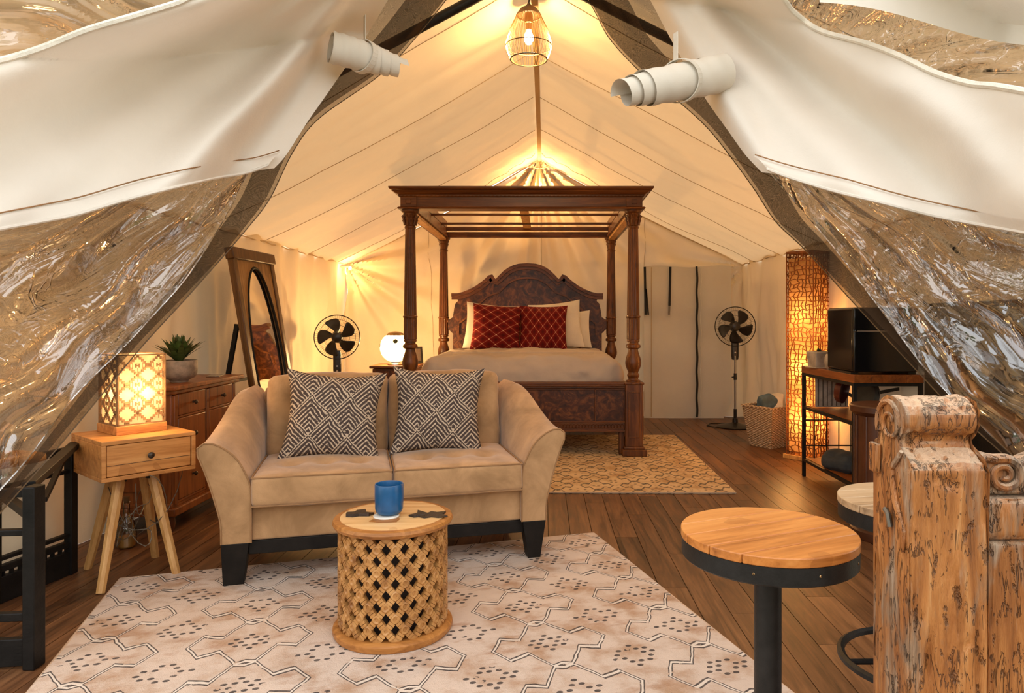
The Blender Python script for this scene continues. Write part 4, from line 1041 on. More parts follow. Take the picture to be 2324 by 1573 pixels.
# ------------------------------------------------------------------ chest of drawers by the left wall
chest = thing('chest_of_drawers', 'reddish-brown wooden chest with two columns of drawers against the left wall', 'chest of drawers', (-2.42, 4.58, 0))
DX = 0.19; Y0, Y1 = -0.41, 0.41
MB().box((0, 0, 0.48), (0.37, 0.82, 0.72)).build('carcass', 'dresser_wood', chest, bevel=0.006)
MB().box((0.01, 0, 0.875), (0.46, 0.94, 0.028)).box((0.01, 0, 0.85), (0.42, 0.88, 0.026)).build('top', 'dresser_wood', chest, bevel=0.006)
MB().box((0.015, 0, 0.13), (0.41, 0.87, 0.05)).box((0.0, 0, 0.165), (0.39, 0.84, 0.03)).build('plinth', 'dresser_wood', chest, bevel=0.008)
for yy in (Y0 + 0.02, 0, Y1 - 0.02): MB().box((DX + 0.004, yy, 0.50), (0.022, 0.038, 0.66)).build('stile', 'dresser_wood', chest, bevel=0.004)
rows = [(0.835, 0.70), (0.685, 0.46), (0.445, 0.19)]
for (zt, zb) in rows:
    for c_ in (-0.195, 0.195):
        d_ = MB().box((DX + 0.004, c_, (zt + zb) / 2), (0.022, 0.335, zt - zb)).build('drawer', 'dresser_wood', chest, bevel=0.006)
        MB().lathe([(0.001, 0), (0.008, 0), (0.006, 0.012), (0.014, 0.02), (0.014, 0.026), (0.004, 0.034), (0.001, 0.034)], 16, Matrix.Translation((DX + 0.013, c_, (zt + zb) / 2)) @ Matrix.Rotation(R(90), 4, 'Y'), caps=False).build('knob', 'dark_knob', d_)
    MB().box((DX + 0.001, 0, zb - 0.007), (0.022, 0.80, 0.012)).build('rail', 'dresser_wood', chest, bevel=0.002)
for c_ in (-0.20, 0.13):
    MB().box((c_ * 0 - 0.0, Y0 - 0.004, 0.5), (0.24, 0.012, 0.5)).build('side_panel', 'dresser_wood', chest, bevel=0.004) if c_ < 0 else None
for sx in (-0.14, 0.15):
    for sy in (-0.37, 0.37): MB().lathe([(0.02, 0), (0.026, 0.01), (0.036, 0.05), (0.032, 0.08), (0.04, 0.105)], 16, Matrix.Translation((sx, sy, 0))).build('foot', 'dark_red_wood', chest)

# ------------------------------------------------------------------ cheval mirror leaning
bot0, bot1 = Vector((-2.07, 5.25, 0.0)), Vector((-2.07, 6.03, 0.0)); top0, top1 = Vector((-2.39, 5.20, 1.83)), Vector((-2.39, 5.98, 1.83))
mir = thing('cheval_mirror', 'tall wooden easel mirror with an oval glass leaning beside the left wall', 'mirror', (-2.07, 5.62, 0))
ya = (bot1 - bot0).normalized(); za = (top0 - bot0); MH = za.length; za.normalize(); xa = ya.cross(za).normalized()
MM = Matrix((( ya.x, xa.x, za.x, 0), (ya.y, xa.y, za.y, 0), (ya.z, xa.z, za.z, 0), (0, 0, 0, 1)))   # local x along the width, y to the back, z up the mirror
MW = 0.78
if (MM @ Vector((0, 1, 0))).x > 0: BK = -1
else: BK = 1
def mb_local(): return MM
def mbuild(mb, *a_, **k): o = mb.build(*a_, **k); o.matrix_local = MM; return o
w2 = MW / 2; fw = 0.062
for sx in (-1, 1): mbuild(MB().box((sx * (w2 - fw / 2), 0, MH / 2), (fw, 0.05, MH)), 'stile', 'mirror_wood', mir, bevel=0.006)
mbuild(MB().box((0, -0.004 * BK, MH - 0.045), (MW + 0.03, 0.07, 0.09)), 'top_rail', 'mirror_wood', mir, bevel=0.008)
mbuild(MB().box((0, 0, 0.12), (MW - 2 * fw, 0.05, 0.12)), 'bottom_rail', 'mirror_wood', mir, bevel=0.006)
# mat board with an oval opening
iw, z_a, z_b = w2 - fw, 0.18, MH - 0.09; oc = (0, (0.26 + 1.60) / 2 + 0.03); ox, oz = 0.292, 0.76
N = 64; ell = [(ox * math.cos(2 * PI * i / N), oc[1] + oz * math.sin(2 * PI * i / N)) for i in range(N)]
def sq(i):
    t = 2 * PI * i / N; c_, s_ = math.cos(t), math.sin(t); hz = (z_b - z_a) / 2; k = 1 / max(abs(c_) / iw, abs(s_) / hz); return (c_ * k, (z_a + z_b) / 2 + s_ * k)
out_ = [sq(i) for i in range(N)]
for (yy, nm_, mt_) in ((-0.012 * BK, 'mat_board', 'mirror_mat'),):
    b = MB(); vs = [(x, yy, z) for x, z in out_] + [(x, yy, z) for x, z in ell] + [(x, yy + 0.022 * BK, z) for x, z in ell] + [(x, yy + 0.022 * BK, z) for x, z in out_]
    fs = []
    for i in range(N):
        j = (i + 1) % N; fs += [(i, j, N + j, N + i), (N + i, N + j, 2 * N + j, 2 * N + i), (2 * N + i, 2 * N + j, 3 * N + j, 3 * N + i)]
    mbuild(b.add(vs, fs), nm_, mt_, mir, smooth=30)
mbuild(MB().tube([(x, -0.012 * BK, z) for x, z in ell], 0.011, 8, closed=True), 'oval_bezel', 'black_wood', mir)
b = MB(); b.add([(x, 0.004 * BK, z) for x, z in ell], [tuple(range(N))]); mbuild(b, 'glass', 'mirror_glass', mir, smooth=0)
b = MB().box((0, 0.024 * BK, MH / 2), (MW - 0.08, 0.008, MH - 0.1)); mbuild(b, 'backing', 'black_wood', mir)
for yy in (5.30, 5.95):
    MB().bar((-2.34 + 2.07, yy - 5.62, 1.25), (-2.56 + 2.07, yy - 5.62, 0.02), 0.03, 0.03).build('rear_leg', 'black_wood', mir)
MB().bar((-2.45 + 2.07, 5.30 - 5.62, 0.8), (-2.45 + 2.07, 5.95 - 5.62, 0.8), 0.03, 0.02).build('rear_stretcher', 'black_wood', mir)

# ------------------------------------------------------------------ bedside table behind the bed post
bs = thing('bedside_table', 'dark wooden bedside table carrying the glowing globe lamp', 'bedside table', (-1.69, 8.02, 0))
MB().box((0, 0, 0.755), (0.54, 0.50, 0.03)).build('top', 'walnut', bs, bevel=0.008)
MB().box((0, 0, 0.66), (0.48, 0.44, 0.15)).build('carcass', 'walnut', bs, bevel=0.004)
d_ = MB().box((0, -0.225, 0.66), (0.40, 0.02, 0.11)).build('drawer', 'walnut_burl', bs, bevel=0.004)
MB().lathe([(0.001, 0), (0.012, 0.0), (0.015, 0.015), (0.001, 0.02)], 14, Matrix.Translation((0, -0.235, 0.66)) @ Matrix.Rotation(R(90), 4, 'X'), caps=False).build('knob', 'dark_knob', d_)
for sx in (-1, 1):
    for sy in (-1, 1): MB().bar((sx * 0.21, sy * 0.19, 0.6), (sx * 0.21, sy * 0.19, 0.0), 0.045, 0.045, w2=0.03, h2=0.03).build('leg', 'walnut_z', bs, bevel=0.003)
# ------------------------------------------------------------------ lamps
WARM = (1.0, 0.60, 0.24)
# pendant
pc = W(1200, 75, 4.5); pend = thing('pendant_lamp', 'woven wire basket pendant lamp hanging from the tent ridge', 'pendant lamp', (pc.x, pc.y, 2.965))
pp = [(0.118, 0.0), (0.135, 0.03), (0.150, 0.075), (0.152, 0.095), (0.146, 0.125), (0.125, 0.185), (0.102, 0.235), (0.078, 0.285), (0.066, 0.305), (0.045, 0.33), (0.016, 0.345)]
def ring(mb, r, z, tr, n=48, tilt=0): mb.tube([(r * math.cos(2 * PI * i / n), r * math.sin(2 * PI * i / n), z + tilt * math.sin(2 * PI * i / n)) for i in range(n)], tr, 6, closed=True)
for r_, z_, t_ in ((0.118, 0.0, 0.0042), (0.151, 0.085, 0.0032), (0.080, 0.282, 0.004)):
    b = MB(); ring(b, r_, z_, t_); b.build('frame_ring', 'wire_brown', pend)
b = MB()
prf = resample([(r, z) for r, z in pp], 24)
for k in range(72):
    t = 2 * PI * k / 72; tw = 0.02 * math.sin(k * 2.3)
    b.tube([(r * math.cos(t + tw), r * math.sin(t + tw), z) for r, z in prf[:20]], 0.0013, 4)
b.build('woven_wires', 'wicker_wire' if 'wicker_wire' in M else 'brass', pend, kind='stuff')
MB().lathe([(0.082, 0.278), (0.074, 0.30), (0.055, 0.325), (0.02, 0.345), (0.012, 0.36), (0.001, 0.361)], 32, caps=False).build('cap', 'wire_brown', pend)
MB().lathe([(0.001, 0.30), (0.024, 0.30), (0.028, 0.27), (0.028, 0.235), (0.022, 0.232), (0.02, 0.19), (0.001, 0.19)], 20, caps=False).build('socket', 'brass', pend)
MB().lathe([(0.012, 0.195), (0.018, 0.18), (0.031, 0.15), (0.030, 0.125), (0.016, 0.10), (0.001, 0.094)], 20, caps=False).build('bulb', 'bulb_glow', pend)
MB().tube([(0, 0, 0.36), (0.004, 0, 0.40), (0, 0, 0.435)], 0.005, 6).build('cord', 'black_metal', pend)
point_light('pendant_light', (0, 0, 0.13), 58, WARM, 0.05, pend)

# small bare bulb hanging below the back peak
bb = thing('bare_bulb', 'small bare bulb hanging on a wire from the back peak of the tent', 'light bulb', tuple(W(1225, 428, 9.0)))
MB().tube([(0, 0, 0.03), (0.004, 0, 0.2), (0.0, 0.01, 0.345)], 0.006, 6).build('wire', 'canvas_seam', bb)
MB().lathe([(0.001, 0.045), (0.016, 0.04), (0.016, 0.02), (0.012, 0.018)], 14, caps=False).build('socket', 'brass', bb)
MB().lathe([(0.012, 0.02), (0.022, 0.0), (0.02, -0.018), (0.001, -0.026)], 14, caps=False).build('bulb', 'bulb_small', bb)
point_light('bare_bulb_light', (0, -0.02, 0.03), 45, WARM, 0.03, bb)
hk = thing('gathered_hook', 'small hook and cord gathering the canvas at the back peak', 'hook', tuple(W(1226, 372, 9.1)))
MB().tube([(-0.11, 0.02, -0.02), (-0.06, 0, -0.055), (0, -0.01, -0.06), (0.06, 0, -0.05), (0.11, 0.02, -0.01)], 0.007, 6).tube([(-0.04, 0, 0.03), (0, -0.01, -0.06), (0.045, 0, 0.03)], 0.006, 6).build('cord', 'canvas_seam', hk)
MB().lathe([(0.001, -0.07), (0.015, -0.06), (0.015, -0.04), (0.001, -0.03)], 12, caps=False).build('hook', 'brass', hk)
for px_, nm_ in ((782, 'left'), ):
    c_ = W(784, 606, 9.12); h2 = thing('gathered_hook', 'small bracket gathering the canvas at the left back corner of the eaves', 'hook', tuple(c_))
    MB().box((0.01, 0, 0), (0.13, 0.04, 0.02)).build('plate', 'canvas_seam', h2, bevel=0.004)
    MB().tube([(0, 0, 0), (0.0, -0.01, -0.07), (0.02, 0, -0.1)], 0.010, 6).tube([(0.04, 0, 0), (0.05, -0.01, -0.05), (0.07, 0, -0.02)], 0.008, 6).build('loop', 'canvas_roll', h2)
    lt = MB().lathe([(0.001, -0.035), (0.012, -0.02), (0.014, 0.0), (0.001, 0.015)], 12, Matrix.Translation((0.08, -0.05, -0.01)), caps=False).build('bulb', 'bulb_small', h2)  # invented bulb, carries the light added at this corner
    point_light('added_corner_light', (0.10, -0.12, -0.06), 7, WARM, 0.05, h2)  # added light to bring out the folds in the corner canvas

# globe lamp on the bedside table
gl_ = thing('globe_lamp', 'glowing clear glass globe lamp with dark spots beside the bed', 'table lamp', (-1.70, 7.93, 0.772))
MB().lathe([(0.001, 0), (0.085, 0), (0.09, 0.008), (0.075, 0.02), (0.05, 0.026), (0.05, 0.04), (0.001, 0.04)], 32, caps=False).build('base', 'walnut', gl_)
MB().lathe([(0.055, 0.035)] + [(0.172 * math.sin(a_), 0.20 - 0.172 * math.cos(a_)) for a_ in [R(20 + 6 * i) for i in range(24)]], 48, caps=False).build('globe', 'frosted', gl_)
MB().lathe([(0.001, 0.045), (0.02, 0.05), (0.045, 0.085), (0.048, 0.115), (0.03, 0.15), (0.001, 0.165)], 24, caps=False).build('bulb', 'bulb_glow', gl_)
MB().lathe([(0.10, 0.335), (0.085, 0.362), (0.04, 0.378), (0.001, 0.381)], 32, caps=False).build('cap', 'brass', gl_)
for az, el in ((-78, 26), (-165, 8), (20, 30)):
    d = Vector((math.cos(R(az)) * math.cos(R(el)), math.sin(R(az)) * math.cos(R(el)), math.sin(R(el)))); X = Matrix.Translation(Vector((0, 0, 0.20)) + d * 0.166) @ d.to_track_quat('Z', 'Y').to_matrix().to_4x4()
    MB().lathe([(0.001, 0.010), (0.02, 0.009), (0.026, 0.004), (0.026, 0.0)], 18, X, caps=False).build('spot', 'leaf_dark', gl_)
point_light('globe_light', (0, -0.02, 0.22), 70, WARM, 0.05, gl_)
fr = thing('picture_frame', 'small dark picture frame leaning at the wall behind the bed post', 'picture frame', (-1.50, 8.17, 0.772), R(30))
X = Matrix.Rotation(R(-12), 4, 'X')
MB().box((0, 0, 0.10), (0.16, 0.015, 0.20), X).build('frame', 'black_wood', fr, bevel=0.003); MB().box((0, -0.009, 0.10), (0.11, 0.004, 0.15), X).build('picture', 'bark_dark', fr)

# square table lamp with pierced shade
tl = thing('square_table_lamp', 'glowing square table lamp with a carved lattice shade on the light wooden side table', 'table lamp', (-2.135, 3.605, 0.708), R(52))
LS = 0.113
MB().box((0, 0, 0.0225), (2 * LS + 0.016, 2 * LS + 0.016, 0.045)).build('base', 'acacia', tl, bevel=0.003)
MB().box((0, 0, 0.222), (2 * LS - 0.018, 2 * LS - 0.018, 0.35)).build('paper_liner', 'liner_warm', tl, smooth=0)
for k in range(4):
    X = Matrix.Rotation(PI / 2 * k, 4, 'Z') @ Matrix.Translation((0, -LS, 0))
    b = MB(); st = MB(); H0, H1 = 0.045, 0.40; w_ = LS
    for x in (-w_ + 0.003, w_ - 0.003): b.box((x, 0, (H0 + H1) / 2), (0.007, 0.009, H1 - H0), X)
    for z in (H0 + 0.003, H1 - 0.003): b.box((0, 0, z), (2 * w_, 0.009, 0.007), X)
    b.build('shade_frame', 'brass_wood' if 'brass_wood' in M else 'terracotta_rough', tl)
    cw, ch = 2 * w_ / 2.25, (H1 - H0) / 3.7; ns = 9
    for ci in range(-1, 4):
        for cj in range(-1, 5):
            x0_, z0_ = -w_ + cw * (ci + 0.44), H0 + ch * (cj + 0.1)
            for s_ in (-1, 1):
                for q in range(ns * 1 + 1):
                    f_ = q / ns; x = x0_ + (f_ - 0.5) * cw * s_; z = z0_ + (f_ - 0.5) * ch
                    if -w_ + 0.004 < x < w_ - 0.004 and H0 + 0.004 < z < H1 - 0.004: st.box((x, 0.001, z), (cw / ns * 1.02, 0.006, ch / ns * 1.35), X)
            for (mx_, mz_) in ((x0_ + cw / 2, z0_),):
                for dx, hh in ((-0.008, 0.020), (0.008, 0.020), (0, 0.007)):
                    if -w_ + 0.02 < mx_ < w_ - 0.02 and H0 + 0.02 < mz_ < H1 - 0.02: st.box((mx_ + dx, 0.001, mz_), (0.006 if dx else 0.012, 0.005, hh), X)
            for dx in (-0.036, -0.024, 0.024, 0.036, 0.0):
                for dz_ in ((-0.03, 0.03) if dx == 0 else (0.0,)):
                    mx_, mz_ = x0_ + cw / 2 + dx, z0_ + dz_; 
                    if -w_ + 0.006 < mx_ < w_ - 0.006 and H0 + 0.03 < mz_ < H1 - 0.03: st.box((mx_, 0.001, mz_), (0.0018, 0.003, 0.035), X)
    st.build('shade_lattice', 'terracotta_rough', tl, kind='stuff', smooth=0)
for k in range(4):
    X = Matrix.Rotation(PI / 2 * k, 4, 'Z')
    p_ = X @ Vector((0, -0.28, 0.25)); 
point_light('inner_bulb_light', (0, 0, 0.20), 1.9, (1.0, 0.62, 0.28), 0.03, tl)
point_light('table_lamp_fill', (0.0, 0, 0.50), 6, (1.0, 0.62, 0.28), 0.08, tl)  # added light above the shade, standing in for the lamp's spill
point_light('table_lamp_fill_front', (0.0, -0.19, 0.22), 5, (1.0, 0.62, 0.28), 0.08, tl)  # added fill outside the front face of the shade

# tall woven floor lamp
fl_ = thing('tall_woven_lamp', 'tall square floor lamp of irregular woven lattice glowing orange beside the metal console', 'floor lamp', (2.44, 6.45, 0), R(38))
LS = 0.135; H0, H1 = 0.04, 1.90
MB().box((0, 0, 0.02), (0.32, 0.32, 0.04)).build('base', 'acacia_z', fl_, bevel=0.004)
MB().box((0, 0, 0.96), (2 * LS - 0.03, 2 * LS - 0.03, 1.78)).build('paper_liner', 'liner_tall', fl_, smooth=0)
random.seed(11)
for k in range(4):
    X = Matrix.Rotation(PI / 2 * k, 4, 'Z') @ Matrix.Translation((0, -LS, 0))
    b = MB(); nx, nz_ = 7, 46; P_ = {}
    for i in range(nx + 1):
        for j in range(nz_ + 1):
            jx = 0 if i in (0, nx) else random.uniform(-0.30, 0.30); jz = 0 if j in (0, nz_) else random.uniform(-0.30, 0.30)
            P_[i, j] = ((-LS + 2 * LS * (i + jx + (0.5 if (j % 2 and 0 < i < nx) else 0) * 0.6) / nx), random.uniform(-0.003, 0.003), H0 + (H1 - H0) * (j + jz) / nz_)
    for (i, j), p in P_.items():
        p = X @ Vector(p)
        if i < nx: b.bar(p, X @ Vector(P_[i + 1, j]), 0.006, 0.010, up=(X.to_3x3() @ Vector((0, -1, 0))))
        if j < nz_ and (random.random() < 0.86 or i in (0, nx)): b.bar(p, X @ Vector(P_[i, j + 1]), 0.006, 0.009, up=(X.to_3x3() @ Vector((0, -1, 0))))
    b.build('woven_lattice', 'lamp_weave', fl_, kind='stuff', smooth=0) if 'lamp_weave' in M else b.build('woven_lattice', simple('lamp_weave', srgb(120, 66, 22), 0.7, 0, 0.4, 20), fl_, kind='stuff', smooth=0)
MB().box((0, 0, 1.905), (0.28, 0.28, 0.02)).build('top_frame', 'lamp_weave', fl_, bevel=0.003)
for z, e_l in ((0.35, 3.4), (0.85, 4.6), (1.35, 2.2)): point_light('inner_bulb_light', (0, 0, z), e_l, (1.0, 0.5, 0.16), 0.03, fl_)
for z in (0.5, 1.2): 
    point_light('floor_lamp_fill', (0.0, -0.30, z), 7, (1.0, 0.48, 0.14), 0.12, fl_)  # fill lights added outside the weave to strengthen the lamp's glow
    point_light('floor_lamp_fill', (-0.30, 0.0, z), 7, (1.0, 0.48, 0.14), 0.12, fl_)

# ------------------------------------------------------------------ pedestal fans
def fan(loc, zc, yaw, label, a0):
    f = thing('pedestal_fan', label, 'fan', loc, yaw, 'black pedestal fans')
    MB().lathe([(0.001, 0), (0.215, 0), (0.22, 0.012), (0.20, 0.022), (0.10, 0.04), (0.035, 0.06), (0.03, 0.11), (0.001, 0.11)], 40, caps=False).build('base', 'black_plastic', f)
    MB().tube([(0, 0, 0.1), (0, 0, zc - 0.35)], 0.013, 12).build('pole', 'steel', f)
    MB().tube([(0, 0, 0.10), (0, 0, 0.22)], 0.019, 12).build('pole_sleeve', 'black_plastic', f)
    MB().tube([(0, 0, zc * 0.47), (0, 0, zc * 0.47 + 0.08)], [0.019, 0.017], 12).tube([(0, 0, zc * 0.47 + 0.04), (-0.04, 0, zc * 0.47 + 0.03)], 0.008, 8).build('height_clamp', 'black_plastic', f)
    b = MB().cushion((0.085, 0.075, 0.26), 0.02, n=6, c=(0, 0.03, zc - 0.27)); b.build('control_neck', 'black_plastic', f)
    MB().lathe([(0.001, 0), (0.009, 0), (0.009, 0.006), (0.001, 0.006)], 12, Matrix.Translation((0, -0.008, zc - 0.31)) @ Matrix.Rotation(R(90), 4, 'X'), caps=False).build('switch', 'steel', f)
    X = Matrix.Translation((0, 0.03, zc)) @ Matrix.Rotation(R(90), 4, 'X')      # local z points to the viewer side (-y)
    MB().lathe([(0.001, -0.13), (0.04, -0.125), (0.062, -0.09), (0.065, -0.03), (0.05, 0.0), (0.001, 0.0)], 24, X, caps=False).build('motor', 'black_plastic', f)
    Rr = 0.235
    for nm, sg in (('front_grille', 1), ('rear_grille', -1)):
        b = MB()
        for k in range(64):
            t = 2 * PI * k / 64; pts = []
            for r_, z_ in ((0.05, 0.115), (0.13, 0.110), (0.19, 0.090), (0.222, 0.062), (Rr, 0.035)):
                zz = z_ if sg > 0 else 0.07 - z_ * 0.9
                pts.append(X @ Vector((r_ * math.cos(t), r_ * math.sin(t), zz)))
            b.tube(pts, 0.00085, 3)
        for r_, z_ in ((0.13, 0.110), (0.19, 0.09)):
            zz = z_ if sg > 0 else 0.07 - z_ * 0.9; b.tube([X @ Vector((r_ * math.cos(2 * PI * i / 40), r_ * math.sin(2 * PI * i / 40), zz)) for i in range(40)], 0.0012, 4, closed=True)
        b.build(nm, 'black_plastic', f, kind='stuff')
    MB().tube([X @ Vector((Rr * math.cos(2 * PI * i / 56), Rr * math.sin(2 * PI * i / 56), 0.035)) for i in range(56)], 0.0055, 8, closed=True).build('grille_rim', 'black_plastic', f)
    MB().lathe([(0.001, 0.128), (0.03, 0.127), (0.05, 0.118), (0.052, 0.108), (0.001, 0.108)], 24, X, caps=False).build('grille_badge', 'black_plastic', f)
    MB().lathe([(0.001, 0.10), (0.03, 0.095), (0.042, 0.07), (0.042, 0.02), (0.001, 0.02)], 20, X, caps=False).build('hub', 'black_plastic', f)
    for k in range(5):
        t0 = a0 + 2 * PI * k / 5
        def fn(u, v, t0=t0):
            r_ = 0.035 + 0.165 * v; wdt = (0.30 + 0.42 * math.sin(PI * min(1, v * 0.62 + 0.12))) * (1 if v < 0.9 else 1 - (v - 0.9) * 2.2)
            t = t0 + (u - 0.5) * wdt * 1.25 + 0.35 * v; return tuple(X @ Vector((r_ * math.cos(t), r_ * math.sin(t), 0.055 + 0.05 * (u - 0.5))))
        bl_ = MB().grid(fn, 8, 10).build('blade', 'black_plastic', f, smooth=80); sd_ = bl_.modifiers.new('solid', 'SOLIDIFY'); sd_.thickness = 0.002
    return f
fan((-2.22, 7.45, 0), 1.10, R(14), 'black pedestal fan in the left back corner behind the sofa', 0.3)
f2 = fan((2.28, 8.33, 0), 1.205, R(-10), 'black pedestal fan beside the canvas door at the right', 0.7)
pw = MB().tube([(0.1, 0.1, 0.01), (-0.1, 0.25, 0.01), (-0.28, 0.2, 0.01), (-0.33, 0.0, 0.01), (-0.2, -0.12, 0.01), (-0.02, -0.24, 0.01)], 0.006, 6).build('power_cord', 'black_plastic', f2)

# ------------------------------------------------------------------ plants
def plant(root, h, n, spread, mat, seed, w=0.012):
    """Rosette of strap leaves; every leaf is a part that shares one of three meshes."""
    random.seed(seed); ms = []
    for kk in range(3):
        b = MB(); L = 1.0; cv = (0.25, 0.5, 0.75)[kk]
        def fn(u, v, cv=cv):
            wd = math.sin(PI * min(1, v * 0.86 + 0.12)) ** 0.8 * (1 - v * 0.25); x = (u - 0.5) * wd; 
            return (x * w * 2.4, v * cv, v * (1 - 0.35 * cv * v) + abs(u - 0.5) * w * 0.8 * wd)
        b.grid(fn, 2, 7); ms.append(b.mesh('leaf', mat, 60))
    for i in range(n):
        q = i / n; o = bpy.data.objects.new('leaf', ms[min(2, int(q * 3))]); C.objects.link(o); o.parent = root
        s_ = h * random.uniform(0.75, 1.1) * (1.0 - 0.15 * q); o.scale = (1, s_ * spread * (0.5 + q), s_)
        o.rotation_euler = (0, 0, i * 2.39996 + random.uniform(-0.2, 0.2)); o.location = (random.uniform(-0.01, 0.01), random.uniform(-0.01, 0.01), root.get('soil', 0.1))
c_ = W(406, 838, 4.35)
p1_ = thing('potted_succulent', 'green spiky succulent in a round stone-grey bowl on the chest of drawers', 'potted plant', (-2.32, 4.42, 0.889)); p1_['soil'] = 0.128
MB().lathe([(0.001, 0), (0.05, 0), (0.052, 0.006), (0.058, 0.014), (0.092, 0.030), (0.104, 0.055), (0.107, 0.09), (0.106, 0.135), (0.104, 0.139), (0.098, 0.138), (0.097, 0.125), (0.001, 0.124)], 48, caps=False).build('pot', 'pot_grey', p1_)
plant(p1_, 0.185, 70, 1.0, 'leaf_green', 3, 0.017)
ph_ = MB().box((0, 0, 0.004), (0.09, 0.14, 0.008)).build('phone', 'steel', bevel=0.003, loc=(-2.30, 4.86, 0.889), rot=(0, 0, 0.2)); tag(ph_, 'thin flat pale phone lying at the far end of the chest of drawers', 'phone')

# ------------------------------------------------------------------ metal console at the right
KX0, KX1, KY0, KY1, KT = 2.12, 2.60, 4.78, 5.74, 0.905
kc = thing('metal_console', 'console with brown wooden top, black metal frame and two shelves by the right wall', 'console table', ((KX0 + KX1) / 2, (KY0 + KY1) / 2, 0))
hx, hy_ = (KX1 - KX0) / 2, (KY1 - KY0) / 2
for k in range(4): MB().box((-hx + (k + 0.5) * hx / 2, 0, KT - 0.028), (hx / 2 - 0.001, 2 * hy_ + 0.02, 0.056)).build('plank', 'console_wood', kc, bevel=0.002)
for sx in (-1, 1):
    for sy in (-1, 1): MB().box((sx * (hx - 0.013), sy * (hy_ - 0.013), (KT - 0.056) / 2), (0.026, 0.026, KT - 0.056)).build('leg', 'black_metal', kc, bevel=0.002)
def frame_rect(z, t=0.022):
    b = MB()
    for sx in (-1, 1): b.box((sx * (hx - 0.013), 0, z), (t, 2 * hy_ - 0.05, t))
    for sy in (-1, 1): b.box((0, sy * (hy_ - 0.013), z), (2 * hx - 0.05, t, t))
    return b
frame_rect(KT - 0.068).build('top_frame', 'black_metal', kc)
for z in (0.565, 0.135):
    o = frame_rect(z).build('shelf_frame', 'black_metal', kc); MB().box((0, 0, z + 0.010), (2 * hx - 0.06, 2 * hy_ - 0.06, 0.008)).build('shelf', 'console_wood', kc)
b = MB()
for i in range(9): b.tube([(hx - 0.013, -hy_ + 0.12 * (i + 0.5), 0.15), (hx - 0.013, -hy_ + 0.12 * (i + 0.5), 0.56)], 0.004, 5)
for z in (0.25, 0.46): b.tube([(hx - 0.013, -hy_, z), (hx - 0.013, hy_, z)], 0.005, 5)
b.build('wire_back', 'black_metal', kc)
for z in (0.25, 0.46): MB().tube([(-hx + 0.013, hy_ - 0.013, z), (hx - 0.013, hy_ - 0.013, z)], 0.006, 6).build('end_rod', 'black_metal', kc)
for i in range(4): MB().tube([(-hx + 0.1 * (i + 1), hy_ - 0.013, 0.14), (-hx + 0.1 * (i + 1), hy_ - 0.013, 0.56)], 0.005, 6).build('end_rod', 'black_metal', kc)
# things on it
bx = thing('black_cabinet', 'glossy black boxy cabinet standing on the metal console', 'appliance', (2.35, 5.02, KT))
MB().box((0, 0, 0.24), (0.45, 0.44, 0.45)).build('body', 'gloss_black' if 'gloss_black' in M else simple('gloss_black', (0.006, 0.006, 0.007), 0.12, 0, 0.1), bx, bevel=0.018, seg=3)
d_ = MB().box((-0.002, -0.225, 0.385), (0.44, 0.02, 0.15)).build('upper_door', 'gloss_black', bx, bevel=0.006); MB().box((-0.002, -0.225, 0.16), (0.44, 0.02, 0.28)).build('lower_door', 'gloss_black', bx, bevel=0.006)
MB().box((-0.10, -0.24, 0.30), (0.2, 0.012, 0.008)).build('trim_strip', 'steel', bx)
for sx in (-1, 1): MB().box((sx * 0.2, 0, 0.008), (0.05, 0.38, 0.016)).build('foot', 'black_plastic', bx)
q = thing('square_planter', 'grey square planter on the far end of the metal console', 'planter', (2.17, 5.50, KT), R(10)); q['soil'] = 0.11
b = MB(); b.box((0, 0, 0.065), (0.145, 0.145, 0.13), taper=(0.86, 0.86)); b.build('pot', 'pot_stone', q, bevel=0.008); MB().box((0, 0, 0.128), (0.12, 0.12, 0.006)).build('soil', 'soil', q); MB().box((0, 0, 0.004), (0.16, 0.16, 0.008)).build('saucer', 'pot_stone', q, bevel=0.003)
plant(q, 0.06, 14, 0.5, 'leaf_dark', 9, 0.006)
q = thing('potted_succulent', 'small green succulent in a marbled round pot beside the black cabinet', 'potted plant', (2.21, 5.28, KT)); q['soil'] = 0.10
MB().lathe([(0.001, 0), (0.06, 0), (0.078, 0.02), (0.084, 0.06), (0.078, 0.10), (0.070, 0.118), (0.064, 0.116), (0.062, 0.10), (0.001, 0.10)], 32, caps=False).build('pot', 'pot_stone', q)
plant(q, 0.13, 50, 0.8, 'leaf_green', 5, 0.014)
# shelf contents
bd = thing('cutting_board', 'pale ribbed board standing on the middle shelf of the console', 'board', (2.30, 5.58, 0.58), 0)
MB().box((0, 0, 0.13), (0.26, 0.02, 0.25)).build('board', 'pot_stone', bd, bevel=0.004)
for i in range(7): MB().box((-0.11 + 0.036 * i, -0.011, 0.13), (0.004, 0.004, 0.23)).build('groove', 'bark_dark', bd)
def pan(loc, r, mat, label, rot, cat='pan'):
    p = thing('frying_pan' if cat == 'pan' else 'cooking_pot', label, cat, loc, rot=rot)
    MB().lathe([(0.001, 0), (r * 0.8, 0), (r * 0.93, 0.012), (r, 0.05), (r * 0.97, 0.05), (r * 0.9, 0.016), (r * 0.78, 0.006), (0.001, 0.006)], 32, caps=False).build('pan_body', mat, p)
    MB().bar((r * 0.95, 0, 0.04), (r + 0.16, 0, 0.07), 0.022, 0.012).build('handle', 'black_plastic', p); return p
pan((2.20, 5.22, 0.765), 0.10, 'pan_red', 'dark red pan hanging under the console top', (R(100), R(18), R(50)))
pan((2.33, 5.10, 0.735), 0.115, 'grey_metal', 'grey metal pan hanging under the console top', (R(96), R(-10), R(20)))
